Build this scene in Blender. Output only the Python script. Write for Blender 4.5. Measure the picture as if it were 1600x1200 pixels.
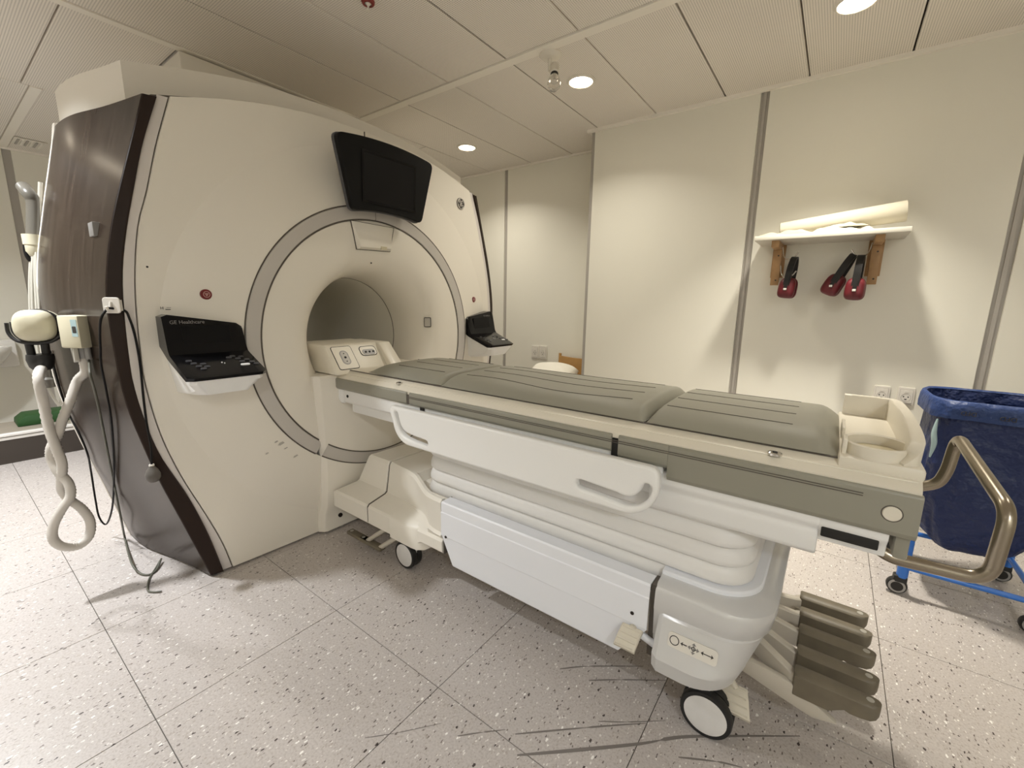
import bpy, bmesh, math, random
from mathutils import Vector, Matrix
random.seed(7)
PI = math.pi
for o in list(bpy.data.objects):
    bpy.data.objects.remove(o)
scn = bpy.context.scene
COL = scn.collection

# ------------------------------------------------------------------ camera
H_CAM = 1.286
F_PX = 675.72
YAW, PITCH, ROLL = -0.63557, 0.18656, -0.0164
_fw = Vector((math.sin(YAW)*math.cos(PITCH), math.cos(YAW)*math.cos(PITCH), -math.sin(PITCH)))
_rt = Vector((math.cos(YAW), -math.sin(YAW), 0))
_dn = _fw.cross(_rt)
_c, _s = math.cos(ROLL), math.sin(ROLL)
CR = _c*_rt + _s*_dn
CD = -_s*_rt + _c*_dn
CAM = Vector((0, 0, H_CAM))
cam_d = bpy.data.cameras.new('camera')
cam_d.sensor_width = 36.0
cam_d.lens = 36.0*F_PX/1600.0
cam_d.clip_start = 0.02
cam = bpy.data.objects.new('camera', cam_d)
COL.objects.link(cam)
cam.matrix_world = Matrix(((CR.x, -CD.x, -_fw.x, 0), (CR.y, -CD.y, -_fw.y, 0),
                           (CR.z, -CD.z, -_fw.z, H_CAM), (0, 0, 0, 1)))
scn.camera = cam


def at(x, y, ax, v):
    """photo pixel -> point on the plane coordinate[ax] == v (0=X,1=Y,2=Z)"""
    d = CR*((x-800)/F_PX) + CD*((y-600)/F_PX) + _fw
    t = (v-CAM[ax])/d[ax]
    return CAM + d*t

# ------------------------------------------------------------------ light
scn.view_settings.view_transform = 'Standard'
scn.view_settings.look = 'None'
scn.view_settings.exposure = 0.6
scn.view_settings.gamma = 1.0
scn.view_settings.use_curve_mapping = False
w = bpy.data.worlds.new('room_world')
scn.world = w
scn.cycles.diffuse_bounces = 8
w.use_nodes = True
w.node_tree.nodes['Background'].inputs[0].default_value = (0.9, 0.82, 0.68, 1)
w.node_tree.nodes['Background'].inputs[1].default_value = 0.02
CEIL = 2.63
LAMP_COL = (1.0, 0.94, 0.82)
LAMP_COL_NEUTRAL = (0.95, 0.975, 1.0)
# downlight (X, Y, watts): the first three are in view, three more light the room, the last two are added fill
DOWNLIGHTS = [(-2.81, 3.08, 6.6, 130), (-1.44, 2.615, 5.2, 130), (-0.10, 2.68, 11, 86),
              (-2.75, -0.35, 26, 118), (-4.35, -0.25, 26, 135), (1.3, 2.6, 2.5, 118), (1.7, -1.2, 26, 170), (-0.9, -1.3, 1.2, 160)]
for i, (x, y, pw, spr) in enumerate(DOWNLIGHTS):
    ld = bpy.data.lights.new('downlight_lamp', 'AREA')
    ld.shape = 'DISK'
    ld.size = 0.14
    ld.energy = pw
    ld.color = LAMP_COL if y > 2 else LAMP_COL_NEUTRAL
    ld.spread = math.radians(spr)
    lo = bpy.data.objects.new('downlight_lamp', ld)
    lo.location = (x, y, CEIL-0.012)
    COL.objects.link(lo)

# ------------------------------------------------------------------ materials
MATS = {}


def mat(name, col, rough=0.5, metal=0.0, spec=0.5, bump=0.0, bscale=200.0, var=0.0, vscale=3.0,
        coat=0.0, emit=None, estr=0.0, trans=0.0, bdist=0.002):
    m = bpy.data.materials.new(name)
    m.use_nodes = True
    nt = m.node_tree
    b = nt.nodes['Principled BSDF']
    b.inputs['Base Color'].default_value = (*col, 1)
    b.inputs['Roughness'].default_value = rough
    b.inputs['Metallic'].default_value = metal
    b.inputs['Specular IOR Level'].default_value = spec
    b.inputs['Coat Weight'].default_value = coat
    b.inputs['Coat Roughness'].default_value = 0.08
    b.inputs['Transmission Weight'].default_value = trans
    if emit:
        b.inputs['Emission Color'].default_value = (*emit, 1)
        b.inputs['Emission Strength'].default_value = estr
    geo = nt.nodes.new('ShaderNodeNewGeometry')
    if var > 0:
        n = nt.nodes.new('ShaderNodeTexNoise')
        n.inputs['Scale'].default_value = vscale
        n.inputs['Detail'].default_value = 4
        nt.links.new(geo.outputs['Position'], n.inputs['Vector'])
        r = nt.nodes.new('ShaderNodeMapRange')
        r.inputs['To Min'].default_value = 1-var
        r.inputs['To Max'].default_value = 1+var*0.6
        nt.links.new(n.outputs['Fac'], r.inputs['Value'])
        mx = nt.nodes.new('ShaderNodeMix')
        mx.data_type = 'RGBA'
        mx.blend_type = 'MULTIPLY'
        mx.inputs['Factor'].default_value = 1
        mx.inputs['A'].default_value = (*col, 1)
        nt.links.new(r.outputs['Result'], mx.inputs['B'])
        nt.links.new(mx.outputs['Result'], b.inputs['Base Color'])
    if bump > 0:
        n2 = nt.nodes.new('ShaderNodeTexNoise')
        n2.inputs['Scale'].default_value = bscale
        n2.inputs['Detail'].default_value = 3
        nt.links.new(geo.outputs['Position'], n2.inputs['Vector'])
        bp = nt.nodes.new('ShaderNodeBump')
        bp.inputs['Strength'].default_value = bump
        bp.inputs['Distance'].default_value = bdist
        nt.links.new(n2.outputs['Fac'], bp.inputs['Height'])
        nt.links.new(bp.outputs['Normal'], b.inputs['Normal'])
    MATS[name] = m
    return m


mat('gantry_white', (0.80, 0.76, 0.68), 0.42, bump=0.03, bscale=900)
mat('gantry_disc', (0.80, 0.76, 0.68), 0.40, bump=0.03, bscale=900)
mat('cowl_white', (0.78, 0.74, 0.67), 0.55, bump=0.05, bscale=900)
mat('bore_white', (0.68, 0.65, 0.575), 0.4)
mat('ring_grey', (0.55, 0.52, 0.485), 0.33)
mat('strip_grey', (0.66, 0.62, 0.59), 0.30)
mat('seam_dark', (0.10, 0.085, 0.07), 0.6)
mat('edge_brown', (0.022, 0.012, 0.008), 0.45, spec=0.2)
mat('gloss_black', (0.004, 0.004, 0.005), 0.12, spec=0.22)
mat('screen_black', (0.004, 0.004, 0.005), 0.3, spec=0.2)
mat('bezel_black', (0.006, 0.006, 0.006), 0.5, spec=0.15)
mat('key_grey', (0.06, 0.06, 0.065), 0.3)
mat('key_white', (0.75, 0.75, 0.75), 0.3)
mat('letter_grey', (0.23, 0.22, 0.21), 0.5)
mat('letter_dark', (0.03, 0.027, 0.025), 0.5)
mat('stop_red', (0.16, 0.012, 0.016), 0.35)
mat('stop_line', (0.55, 0.35, 0.33), 0.5)
mat('logo_silver', (0.68, 0.65, 0.60), 0.4, metal=0.2)
mat('logo_dark', (0.035, 0.032, 0.03), 0.35)
mat('table_cream', (0.76, 0.715, 0.61), 0.38)
mat('table_white', (0.84, 0.84, 0.83), 0.35)
mat('rail_white', (0.87, 0.87, 0.855), 0.30)
mat('rail_olive', (0.29, 0.28, 0.23), 0.42)
mat('pad_grey', (0.295, 0.285, 0.232), 0.52, bump=0.08, bscale=700)
mat('stitch_line', (0.11, 0.10, 0.08), 0.6)
mat('base_white', (0.82, 0.84, 0.89), 0.30)
mat('base_cream', (0.79, 0.755, 0.68), 0.38)
mat('base_silver', (0.66, 0.66, 0.66), 0.30, metal=0.25)
mat('bellows_white', (0.78, 0.77, 0.755), 0.42, bump=0.03, bscale=300)
mat('tyre_black', (0.012, 0.012, 0.012), 0.5)
mat('caster_white', (0.72, 0.71, 0.70), 0.35, var=0.08, vscale=40)
mat('steel', (0.36, 0.315, 0.25), 0.27, metal=1.0, bump=0.02, bscale=500)
mat('chrome', (0.7, 0.68, 0.64), 0.15, metal=1.0)
mat('pedal_cream', (0.62, 0.575, 0.48), 0.45)
mat('pedal_arm', (0.52, 0.48, 0.41), 0.45)
mat('pedal_grip', (0.165, 0.14, 0.098), 0.5, var=0.3, vscale=22)
mat('pedal_dot', (0.42, 0.40, 0.35), 0.4)
mat('label_cream', (0.72, 0.69, 0.63), 0.5)
mat('label_blue', (0.38, 0.52, 0.54), 0.5)
mat('velcro_beige', (0.62, 0.56, 0.40), 0.9, bump=0.5, bscale=400)
mat('wall_paint', (0.79, 0.77, 0.685), 0.55, bump=0.06, bscale=260)
mat('wall_strip', (0.40, 0.375, 0.34), 0.45)
mat('trim_white', (0.86, 0.82, 0.745), 0.5)
mat('plenum_dark', (0.035, 0.03, 0.025), 0.9)
mat('fixture_white', (0.75, 0.71, 0.63), 0.4)
mat('lamp_glow', (1, 1, 1), 0.5, emit=(1.0, 0.87, 0.68), estr=14.0)
mat('lamp_reflector', (0.8, 0.78, 0.72), 0.2, metal=0.6)
mat('bulb_glass', (0.9, 0.88, 0.84), 0.02, trans=0.92)
mat('sprinkler_red', (0.22, 0.03, 0.025), 0.4)
mat('shelf_white', (0.66, 0.63, 0.55), 0.4)
mat('bracket_wood', (0.43, 0.255, 0.115), 0.5, var=0.25, vscale=25)
mat('screw_dark', (0.05, 0.04, 0.035), 0.4, metal=0.7)
mat('foam_cream', (0.58, 0.54, 0.43), 0.85, bump=0.15, bscale=120)
mat('cloth_cream', (0.40, 0.365, 0.28), 0.9, bump=0.3, bscale=120)
mat('muff_red', (0.125, 0.011, 0.017), 0.38)
mat('muff_black', (0.010, 0.009, 0.009), 0.45)
mat('socket_white', (0.74, 0.71, 0.65), 0.35)
mat('socket_grey', (0.50, 0.475, 0.43), 0.4)
mat('hole_black', (0.012, 0.011, 0.01), 0.6)
mat('bag_blue', (0.006, 0.018, 0.088), 0.5, bump=0.9, bscale=16, bdist=0.03)
mat('bag_blue_light', (0.014, 0.040, 0.15), 0.5, bump=0.8, bscale=20, bdist=0.02)
mat('frame_blue', (0.03, 0.17, 0.62), 0.28)
mat('caster_grey', (0.32, 0.31, 0.30), 0.4)
mat('wood_chair', (0.47, 0.27, 0.095), 0.4, var=0.2, vscale=14)
mat('linen_white', (0.86, 0.83, 0.74), 0.85, bump=0.2, bscale=50)
mat('box_cream', (0.62, 0.58, 0.435), 0.42)
mat('hose_white', (0.60, 0.565, 0.52), 0.38)
mat('tube_grey', (0.13, 0.12, 0.10), 0.35)
mat('tube_clear', (0.52, 0.50, 0.44), 0.2)
mat('cable_black', (0.008, 0.007, 0.007), 0.5, spec=0.2)
mat('cable_green', (0.10, 0.098, 0.075), 0.45)
mat('bulb_grey', (0.11, 0.10, 0.09), 0.5)
mat('hook_white', (0.76, 0.73, 0.68), 0.3)
mat('plinth_dark', (0.045, 0.035, 0.028), 0.5)
mat('plinth_top', (0.33, 0.29, 0.235), 0.5)
mat('alu_white', (0.82, 0.80, 0.77), 0.25)
mat('green_pad', (0.012, 0.065, 0.010), 0.6)
mat('basin_white', (0.86, 0.84, 0.80), 0.15)
mat('scuff', (0.19, 0.17, 0.155), 0.6)
mat('smudge', (0.42, 0.40, 0.36), 0.6)


def wood_panel_material():
    m = mat('panel_brown', (0.05, 0.035, 0.025), 0.24, spec=0.13)
    nt = m.node_tree
    b = nt.nodes['Principled BSDF']
    geo = nt.nodes.new('ShaderNodeNewGeometry')
    mp = nt.nodes.new('ShaderNodeMapping')
    mp.inputs['Scale'].default_value = (26, 8, 0.9)
    n = nt.nodes.new('ShaderNodeTexNoise')
    n.inputs['Scale'].default_value = 1.6
    n.inputs['Detail'].default_value = 6
    r = nt.nodes.new('ShaderNodeValToRGB')
    r.color_ramp.elements[0].position = 0.25
    r.color_ramp.elements[0].color = (0.024, 0.016, 0.0115, 1)
    r.color_ramp.elements[1].position = 0.8
    r.color_ramp.elements[1].color = (0.062, 0.045, 0.034, 1)
    nt.links.new(geo.outputs['Position'], mp.inputs['Vector'])
    nt.links.new(mp.outputs['Vector'], n.inputs['Vector'])
    nt.links.new(n.outputs['Fac'], r.inputs['Fac'])
    nt.links.new(r.outputs['Color'], b.inputs['Base Color'])


wood_panel_material()


def perforated_material():
    m = mat('ceiling_metal', (0.60, 0.55, 0.475), 0.55)
    nt = m.node_tree
    b = nt.nodes['Principled BSDF']
    geo = nt.nodes.new('ShaderNodeNewGeometry')
    sep = nt.nodes.new('ShaderNodeSeparateXYZ')
    nt.links.new(geo.outputs['Position'], sep.inputs[0])

    def mth(op, a, bb=None):
        n = nt.nodes.new('ShaderNodeMath')
        n.operation = op
        for k, v in enumerate((a, bb)):
            if v is None:
                continue
            if isinstance(v, (int, float)):
                n.inputs[k].default_value = v
            else:
                nt.links.new(v, n.inputs[k])
        return n.outputs[0]
    k = 2*PI/0.0105
    sx = mth('SINE', mth('MULTIPLY', sep.outputs['X'], k))
    sy = mth('SINE', mth('MULTIPLY', sep.outputs['Y'], k))
    p = mth('MULTIPLY', mth('ADD', mth('MULTIPLY', sx, 0.5), 0.5), mth('ADD', mth('MULTIPLY', sy, 0.5), 0.5))
    r = nt.nodes.new('ShaderNodeMapRange')
    r.inputs['From Min'].default_value = 0.35
    r.inputs['From Max'].default_value = 0.75
    r.inputs['To Min'].default_value = 1.0
    r.inputs['To Max'].default_value = 0.42
    nt.links.new(p, r.inputs['Value'])
    mx = nt.nodes.new('ShaderNodeMix')
    mx.data_type = 'RGBA'
    mx.blend_type = 'MULTIPLY'
    mx.inputs['Factor'].default_value = 1
    mx.inputs['A'].default_value = (0.84, 0.79, 0.72, 1)
    nt.links.new(r.outputs['Result'], mx.inputs['B'])
    nt.links.new(mx.outputs['Result'], b.inputs['Base Color'])


perforated_material()


def tile_material():
    m = mat('vinyl_tile', (0.55, 0.5, 0.45), 0.33)
    nt = m.node_tree
    b = nt.nodes['Principled BSDF']
    geo = nt.nodes.new('ShaderNodeNewGeometry')
    L = nt.links.new

    def ramp(src, pts):
        r = nt.nodes.new('ShaderNodeValToRGB')
        e = r.color_ramp.elements
        while len(e) < len(pts):
            e.new(0.5)
        for q, (p, c) in zip(e, pts):
            q.position = p
            q.color = (*c, 1)
        L(src, r.inputs['Fac'])
        return r.outputs['Color']
    n = nt.nodes.new('ShaderNodeTexNoise')
    n.inputs['Scale'].default_value = 150
    n.inputs['Detail'].default_value = 5
    L(geo.outputs['Position'], n.inputs['Vector'])
    base = ramp(n.outputs['Fac'], [(0.30, (0.41, 0.37, 0.345)), (0.47, (0.49, 0.45, 0.425)), (0.70, (0.54, 0.50, 0.475))])

    def chips(scale, stretch, rot, pick, size, colour, prev):
        mp = nt.nodes.new('ShaderNodeMapping')
        mp.inputs['Rotation'].default_value = (0, 0, rot)
        mp.inputs['Scale'].default_value = (scale, scale*stretch, scale)
        dn = nt.nodes.new('ShaderNodeTexNoise')
        dn.inputs['Scale'].default_value = 160
        L(geo.outputs['Position'], dn.inputs['Vector'])
        vm = nt.nodes.new('ShaderNodeVectorMath')
        vm.operation = 'MULTIPLY_ADD'
        vm.inputs[1].default_value = (0.008, 0.008, 0)
        L(dn.outputs['Color'], vm.inputs[0])
        L(geo.outputs['Position'], vm.inputs[2])
        L(vm.outputs[0], mp.inputs['Vector'])
        v = nt.nodes.new('ShaderNodeTexVoronoi')
        v.voronoi_dimensions = '2D'
        v.inputs['Scale'].default_value = 1
        L(mp.outputs['Vector'], v.inputs['Vector'])
        sp = nt.nodes.new('ShaderNodeSeparateColor')
        L(v.outputs['Color'], sp.inputs[0])
        a = nt.nodes.new('ShaderNodeMath')
        a.operation = 'LESS_THAN'
        a.inputs[1].default_value = pick
        L(sp.outputs[0], a.inputs[0])
        s2 = nt.nodes.new('ShaderNodeMath')
        s2.operation = 'MULTIPLY'
        s2.inputs[1].default_value = size
        L(sp.outputs[1], s2.inputs[0])
        d = nt.nodes.new('ShaderNodeMath')
        d.operation = 'LESS_THAN'
        L(v.outputs['Distance'], d.inputs[0])
        L(s2.outputs[0], d.inputs[1])
        mu = nt.nodes.new('ShaderNodeMath')
        mu.operation = 'MULTIPLY'
        L(a.outputs[0], mu.inputs[0])
        L(d.outputs[0], mu.inputs[1])
        mx = nt.nodes.new('ShaderNodeMix')
        mx.data_type = 'RGBA'
        L(mu.outputs[0], mx.inputs['Factor'])
        L(prev, mx.inputs['A'])
        mx.inputs['B'].default_value = (*colour, 1)
        return mx.outputs['Result']
    c = chips(230, 0.5, 0.3, 0.20, 0.55, (0.40, 0.355, 0.32), base)
    c = chips(170, 0.5, 2.0, 0.10, 0.45, (0.72, 0.69, 0.65), c)
    c = chips(105, 0.55, 0.5, 0.055, 0.36, (0.06, 0.045, 0.04), c)
    c = chips(95, 0.55, 1.1, 0.035, 0.36, (0.86, 0.84, 0.80), c)
    c = chips(190, 0.4, 0.9, 0.06, 0.5, (0.17, 0.14, 0.125), c)
    L(c, b.inputs['Base Color'])


tile_material()

# ------------------------------------------------------------------ mesh helpers


def finish(name, me, m, parent=None, smooth=40):
    o = bpy.data.objects.new(name, me)
    COL.objects.link(o)
    if isinstance(m, str):
        m = MATS[m]
    me.materials.clear()
    me.materials.append(m)
    if smooth:
        for p in me.polygons:
            p.use_smooth = True
        me.set_sharp_from_angle(angle=math.radians(smooth))
    if parent is not None:
        o.parent = parent
        o.matrix_parent_inverse = parent_world(parent).inverted()
    return o


def parent_world(p):
    m = p.matrix_basis.copy()
    if p.parent is not None:
        m = parent_world(p.parent) @ p.matrix_parent_inverse @ m
    return m


def pyd(name, v, f, m, parent=None, smooth=40, fix=True):
    me = bpy.data.meshes.new(name)
    me.from_pydata([tuple(p) for p in v], [], f)
    if fix:
        bm = bmesh.new()
        bm.from_mesh(me)
        bmesh.ops.recalc_face_normals(bm, faces=bm.faces[:])
        bm.to_mesh(me)
        bm.free()
    return finish(name, me, m, parent, smooth)


def bmo(name, bm, m, parent=None, smooth=40):
    me = bpy.data.meshes.new(name)
    bmesh.ops.recalc_face_normals(bm, faces=bm.faces[:])
    bm.to_mesh(me)
    bm.free()
    return finish(name, me, m, parent, smooth)


def box_bm(lo, hi, bev=0.0, seg=2, bm=None):
    own = bmesh.new()
    r = bmesh.ops.create_cube(own, size=1)
    for v in own.verts:
        v.co = Vector([(lo[i]+hi[i])/2 + v.co[i]*(hi[i]-lo[i]) for i in range(3)])
    if bev > 0:
        bmesh.ops.bevel(own, geom=own.edges[:]+own.verts[:], offset=bev, segments=seg, affect='EDGES', profile=0.5)
    if bm is None:
        return own
    me = bpy.data.meshes.new('t')
    own.to_mesh(me)
    own.free()
    bm.from_mesh(me)
    bpy.data.meshes.remove(me)
    return bm


def box(name, lo, hi, m, parent=None, bev=0.0, seg=2):
    return bmo(name, box_bm(lo, hi, bev, seg), m, parent)


def prism_bm(poly, axis, a, b, bev=0.0, seg=2):
    """poly: 2D points in the two other axes (order X,Y,Z without axis), extruded from a to b"""
    bm = bmesh.new()
    oth = [i for i in range(3) if i != axis]

    def P3(p, t):
        c = [0, 0, 0]
        c[oth[0]], c[oth[1]], c[axis] = p[0], p[1], t
        return c
    n = len(poly)
    va = [bm.verts.new(P3(p, a)) for p in poly]
    vb = [bm.verts.new(P3(p, b)) for p in poly]
    bm.faces.new(va)
    bm.faces.new(vb[::-1])
    for i in range(n):
        bm.faces.new((va[i], vb[i], vb[(i+1) % n], va[(i+1) % n]))
    bmesh.ops.recalc_face_normals(bm, faces=bm.faces[:])
    if bev > 0:
        bmesh.ops.bevel(bm, geom=bm.edges[:], offset=bev, segments=seg, affect='EDGES', profile=0.5)
    return bm


def prism(name, poly, axis, a, b, m, parent=None, bev=0.0, seg=2):
    return bmo(name, prism_bm(poly, axis, a, b, bev, seg), m, parent)


def catmull(pts, sub=8, closed=False):
    pts = [Vector(p) for p in pts]
    n = len(pts)
    out = []
    for i in range(n if closed else n-1):
        p0 = pts[(i-1) % n] if closed or i > 0 else pts[0]*2-pts[1]
        p1, p2 = pts[i], pts[(i+1) % n]
        p3 = pts[(i+2) % n] if closed or i+2 < n else pts[-1]*2-pts[-2]
        for k in range(sub):
            t = k/sub
            out.append(0.5*((2*p1)+(-p0+p2)*t+(2*p0-5*p1+4*p2-p3)*t*t+(-p0+3*p1-3*p2+p3)*t**3))
    if not closed:
        out.append(pts[-1])
    return out


def tube_geo(path, rad, n=10, closed=False, V=None, F=None):
    V = [] if V is None else V
    F = [] if F is None else F
    path = [Vector(p) for p in path]
    m = len(path)
    rf = rad if callable(rad) else (lambda t: rad)
    up = None
    base = len(V)
    for i, p in enumerate(path):
        if closed:
            t = (path[(i+1) % m]-path[i-1]).normalized()
        else:
            t = (path[min(i+1, m-1)]-path[max(i-1, 0)]).normalized()
        if up is None:
            up = Vector((0, 0, 1)) if abs(t.z) < 0.9 else Vector((1, 0, 0))
        up = (up-t*up.dot(t)).normalized()
        s = t.cross(up)
        r = rf(i/(m-1))
        for k in range(n):
            a = 2*PI*k/n
            V.append(p+(up*math.cos(a)+s*math.sin(a))*r)
    for i in range(m if closed else m-1):
        j = (i+1) % m
        for k in range(n):
            F.append((base+i*n+k, base+i*n+(k+1) % n, base+j*n+(k+1) % n, base+j*n+k))
    if not closed:
        F.append(tuple(base+k for k in range(n)))
        F.append(tuple(base+(m-1)*n+k for k in range(n))[::-1])
    return V, F


def tube(name, path, rad, m, parent=None, n=10, closed=False):
    V, F = tube_geo(path, rad, n, closed)
    return pyd(name, V, F, m, parent, 50)


def rounded_path(pts, r, seg=6):
    """polyline with filleted corners"""
    pts = [Vector(p) for p in pts]
    out = [pts[0]]
    for i in range(1, len(pts)-1):
        a, b, c = pts[i-1], pts[i], pts[i+1]
        d1, d2 = (a-b), (c-b)
        rr = min(r, d1.length*0.49, d2.length*0.49)
        p1, p2 = b+d1.normalized()*rr, b+d2.normalized()*rr
        for k in range(seg+1):
            t = k/seg
            out.append(p1*(1-t)**2+b*2*t*(1-t)+p2*t*t)
    out.append(pts[-1])
    return out


def loft(name, rings, m, parent=None, cap0=True, cap1=True, closed=True, smooth=40):
    V, F = [], []
    n = len(rings[0])
    for r in rings:
        V += [Vector(p) for p in r]
    for i in range(len(rings)-1):
        for k in range(n if closed else n-1):
            F.append((i*n+k, i*n+(k+1) % n, (i+1)*n+(k+1) % n, (i+1)*n+k))
    if cap0:
        F.append(tuple(range(n)))
    if cap1:
        F.append(tuple(range((len(rings)-1)*n, len(rings)*n))[::-1])
    return pyd(name, V, F, m, parent, smooth)


def lathe(name, prof, c, axis, m, parent=None, n=32, smooth=35):
    """prof: (radius, offset along axis) points; radius 0 closes"""
    c = Vector(c)
    ax = Vector(axis).normalized()
    u = ax.orthogonal().normalized()
    v = ax.cross(u)
    V, F = [], []
    idx = []
    for r, h in prof:
        if r < 1e-6:
            idx.append([len(V)])
            V.append(c+ax*h)
        else:
            idx.append(list(range(len(V), len(V)+n)))
            for k in range(n):
                a = 2*PI*k/n
                V.append(c+ax*h+(u*math.cos(a)+v*math.sin(a))*r)
    for i in range(len(prof)-1):
        A, B = idx[i], idx[i+1]
        for k in range(n):
            k2 = (k+1) % n
            if len(A) == 1 and len(B) == 1:
                continue
            if len(A) == 1:
                F.append((A[0], B[k], B[k2]))
            elif len(B) == 1:
                F.append((A[k], B[0], A[k2]))
            else:
                F.append((A[k], B[k], B[k2], A[k2]))
    return pyd(name, V, F, m, parent, smooth)


def rrect(w, h, r, seg=6, cx=0, cy=0):
    out = []
    for (sx, sy, a0) in ((1, 1, 0), (-1, 1, PI/2), (-1, -1, PI), (1, -1, 3*PI/2)):
        for k in range(seg+1):
            a = a0+PI/2*k/seg
            out.append((cx+sx*(w/2-r)+r*math.cos(a), cy+sy*(h/2-r)+r*math.sin(a)))
    return out


def plate(name, loops, thick, frame, m, parent=None, bevel=0.0, bres=2):
    """2D loops (first outline, rest holes) -> solid plate. frame = (origin, u, v, n)"""
    cu = bpy.data.curves.new('c', 'CURVE')
    cu.dimensions = '2D'
    cu.fill_mode = 'BOTH'
    cu.extrude = max(thick/2-bevel, 0.0)
    cu.bevel_depth = bevel
    cu.bevel_resolution = bres
    cu.offset = -bevel
    for lp in loops:
        s = cu.splines.new('POLY')
        s.points.add(len(lp)-1)
        for p, q in zip(s.points, lp):
            p.co = (q[0], q[1], 0, 1)
        s.use_cyclic_u = True
    return curve_to_mesh(name, cu, frame, m, parent)


def curve_to_mesh(name, cu, frame, m, parent):
    t = bpy.data.objects.new('t', cu)
    COL.objects.link(t)
    dg = bpy.context.evaluated_depsgraph_get()
    me = bpy.data.meshes.new_from_object(t.evaluated_get(dg))
    bpy.data.objects.remove(t)
    bpy.data.curves.remove(cu)
    o, u, v, n = [Vector(q) for q in frame]
    M = Matrix(((u.x, v.x, n.x, o.x), (u.y, v.y, n.y, o.y), (u.z, v.z, n.z, o.z), (0, 0, 0, 1)))
    me.transform(M)
    me.name = name
    return finish(name, me, m, parent, 35)


def text(name, body, size, frame, m, parent=None, thick=0.0006, align='LEFT'):
    cu = bpy.data.curves.new('t', 'FONT')
    cu.body = body
    cu.size = size
    cu.extrude = thick
    cu.align_x = align
    cu.align_y = 'CENTER'
    return curve_to_mesh(name, cu, frame, m, parent)


def thing(name, label, cat, loc=(0, 0, 0), group=None):
    o = bpy.data.objects.new(name, None)
    COL.objects.link(o)
    o.location = loc
    o.empty_display_size = 0.1
    return tag(o, label, cat, group)


def tag(o, label, cat, group=None):
    o['label'] = label
    o['category'] = cat
    if group:
        o['group'] = group
    return o


def struct(o):
    o['kind'] = 'structure'
    return o


def interp(tab, x):
    tab = sorted(tab)
    if x <= tab[0][0]:
        return tab[0][1]
    for (a, b), (c, d) in zip(tab, tab[1:]):
        if x <= c:
            return b+(d-b)*(x-a)/(c-a)
    return tab[-1][1]

# ================================================================== SETTING
X0, X1, Y0, Y1 = -6.42, 2.4, -1.75, 3.35
YA = 3.775            # back of the alcove behind the scanner
XC = -1.73            # corner where the wall steps back
T = 0.6095
floor = struct(box('floor', (X0-0.1, Y0-0.1, -0.06), (X1+0.1, YA+0.1, -0.0035), 'seam_dark'))
tile_me = None
ix0 = math.floor((X0+0.9285)/T)
iy0 = math.floor((Y0-0.2565)/T)
for i in range(ix0, 20):
    for j in range(iy0, 20):
        xa, ya = -0.9285+i*T, 0.2565+j*T
        if xa > X1 or ya > YA:
            continue
        if tile_me is None:
            o = box('tile', (0.0012, 0.0012, -0.0035), (T-0.0012, T-0.0012, 0.0), 'vinyl_tile', floor, bev=0.0006, seg=1)
            tile_me = o.data
            o.location = (xa, ya, 0)
        else:
            o = bpy.data.objects.new('tile', tile_me)
            COL.objects.link(o)
            o.parent = floor
            o.location = (xa, ya, 0)

# scuffs: wheel and shoe marks on the vinyl


def scuff(pxs, wid):
    pts = catmull([at(x, y, 2, 0.0004) for x, y in pxs], 8)
    V, F = [], []
    n = len(pts)
    for i, p in enumerate(pts):
        t = (pts[min(i+1, n-1)]-pts[max(i-1, 0)]).normalized()
        s = Vector((-t.y, t.x, 0))*wid*(0.25+0.75*math.sin(PI*min(1, (i+0.6)/(n*0.5)))**0.5 if i < n*0.5 else 0.25+0.75*math.sin(PI*(n-i)/(n*1.05)))*0.5
        V += [p+s, p-s]
    F = [(2*i, 2*i+1, 2*i+3, 2*i+2) for i in range(n-1)]
    pyd('scuff_mark', V, F, 'scuff', floor)


scuff([(808, 1180), (900, 1172), (1000, 1162), (1060, 1152), (1130, 1150), (1250, 1150)], 0.011)
scuff([(805, 1147), (880, 1140), (950, 1134), (1010, 1130)], 0.006)
scuff([(875, 1045), (920, 1041), (1005, 1041)], 0.006)
scuff([(920, 1063), (970, 1062), (1040, 1063)], 0.006)
scuff([(935, 1127), (980, 1128), (1040, 1126)], 0.004)
scuff([(570, 1153), (620, 1145), (690, 1130)], 0.003)
scuff([(715, 1150), (755, 1144), (790, 1140)], 0.005)
scuff([(1060, 1183), (1120, 1190), (1160, 1199)], 0.006)

# ceiling
ceiling = struct(box('ceiling', (X0-0.1, Y0-0.1, CEIL+0.03), (X1+0.1, YA+0.1, CEIL+0.12), 'plenum_dark'))


def cpanel(x0, x1, y0, y1, dz=0.0):
    g = 0.004
    x0, x1 = max(x0, X0), min(x1, X1)
    y0, y1 = max(y0, Y0), min(y1, YA)
    if x1-x0 < 0.03 or y1-y0 < 0.03:
        return
    box('ceiling_panel', (x0+g, y0+g, CEIL+dz), (x1-g, y1-g, CEIL+0.03), 'ceiling_metal', ceiling, bev=0.002, seg=1)


def cstrip(lo, hi):
    box('ceiling_strip', (lo[0], lo[1], CEIL-0.006), (hi[0], hi[1], CEIL+0.028), 'trim_white', ceiling)


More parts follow.
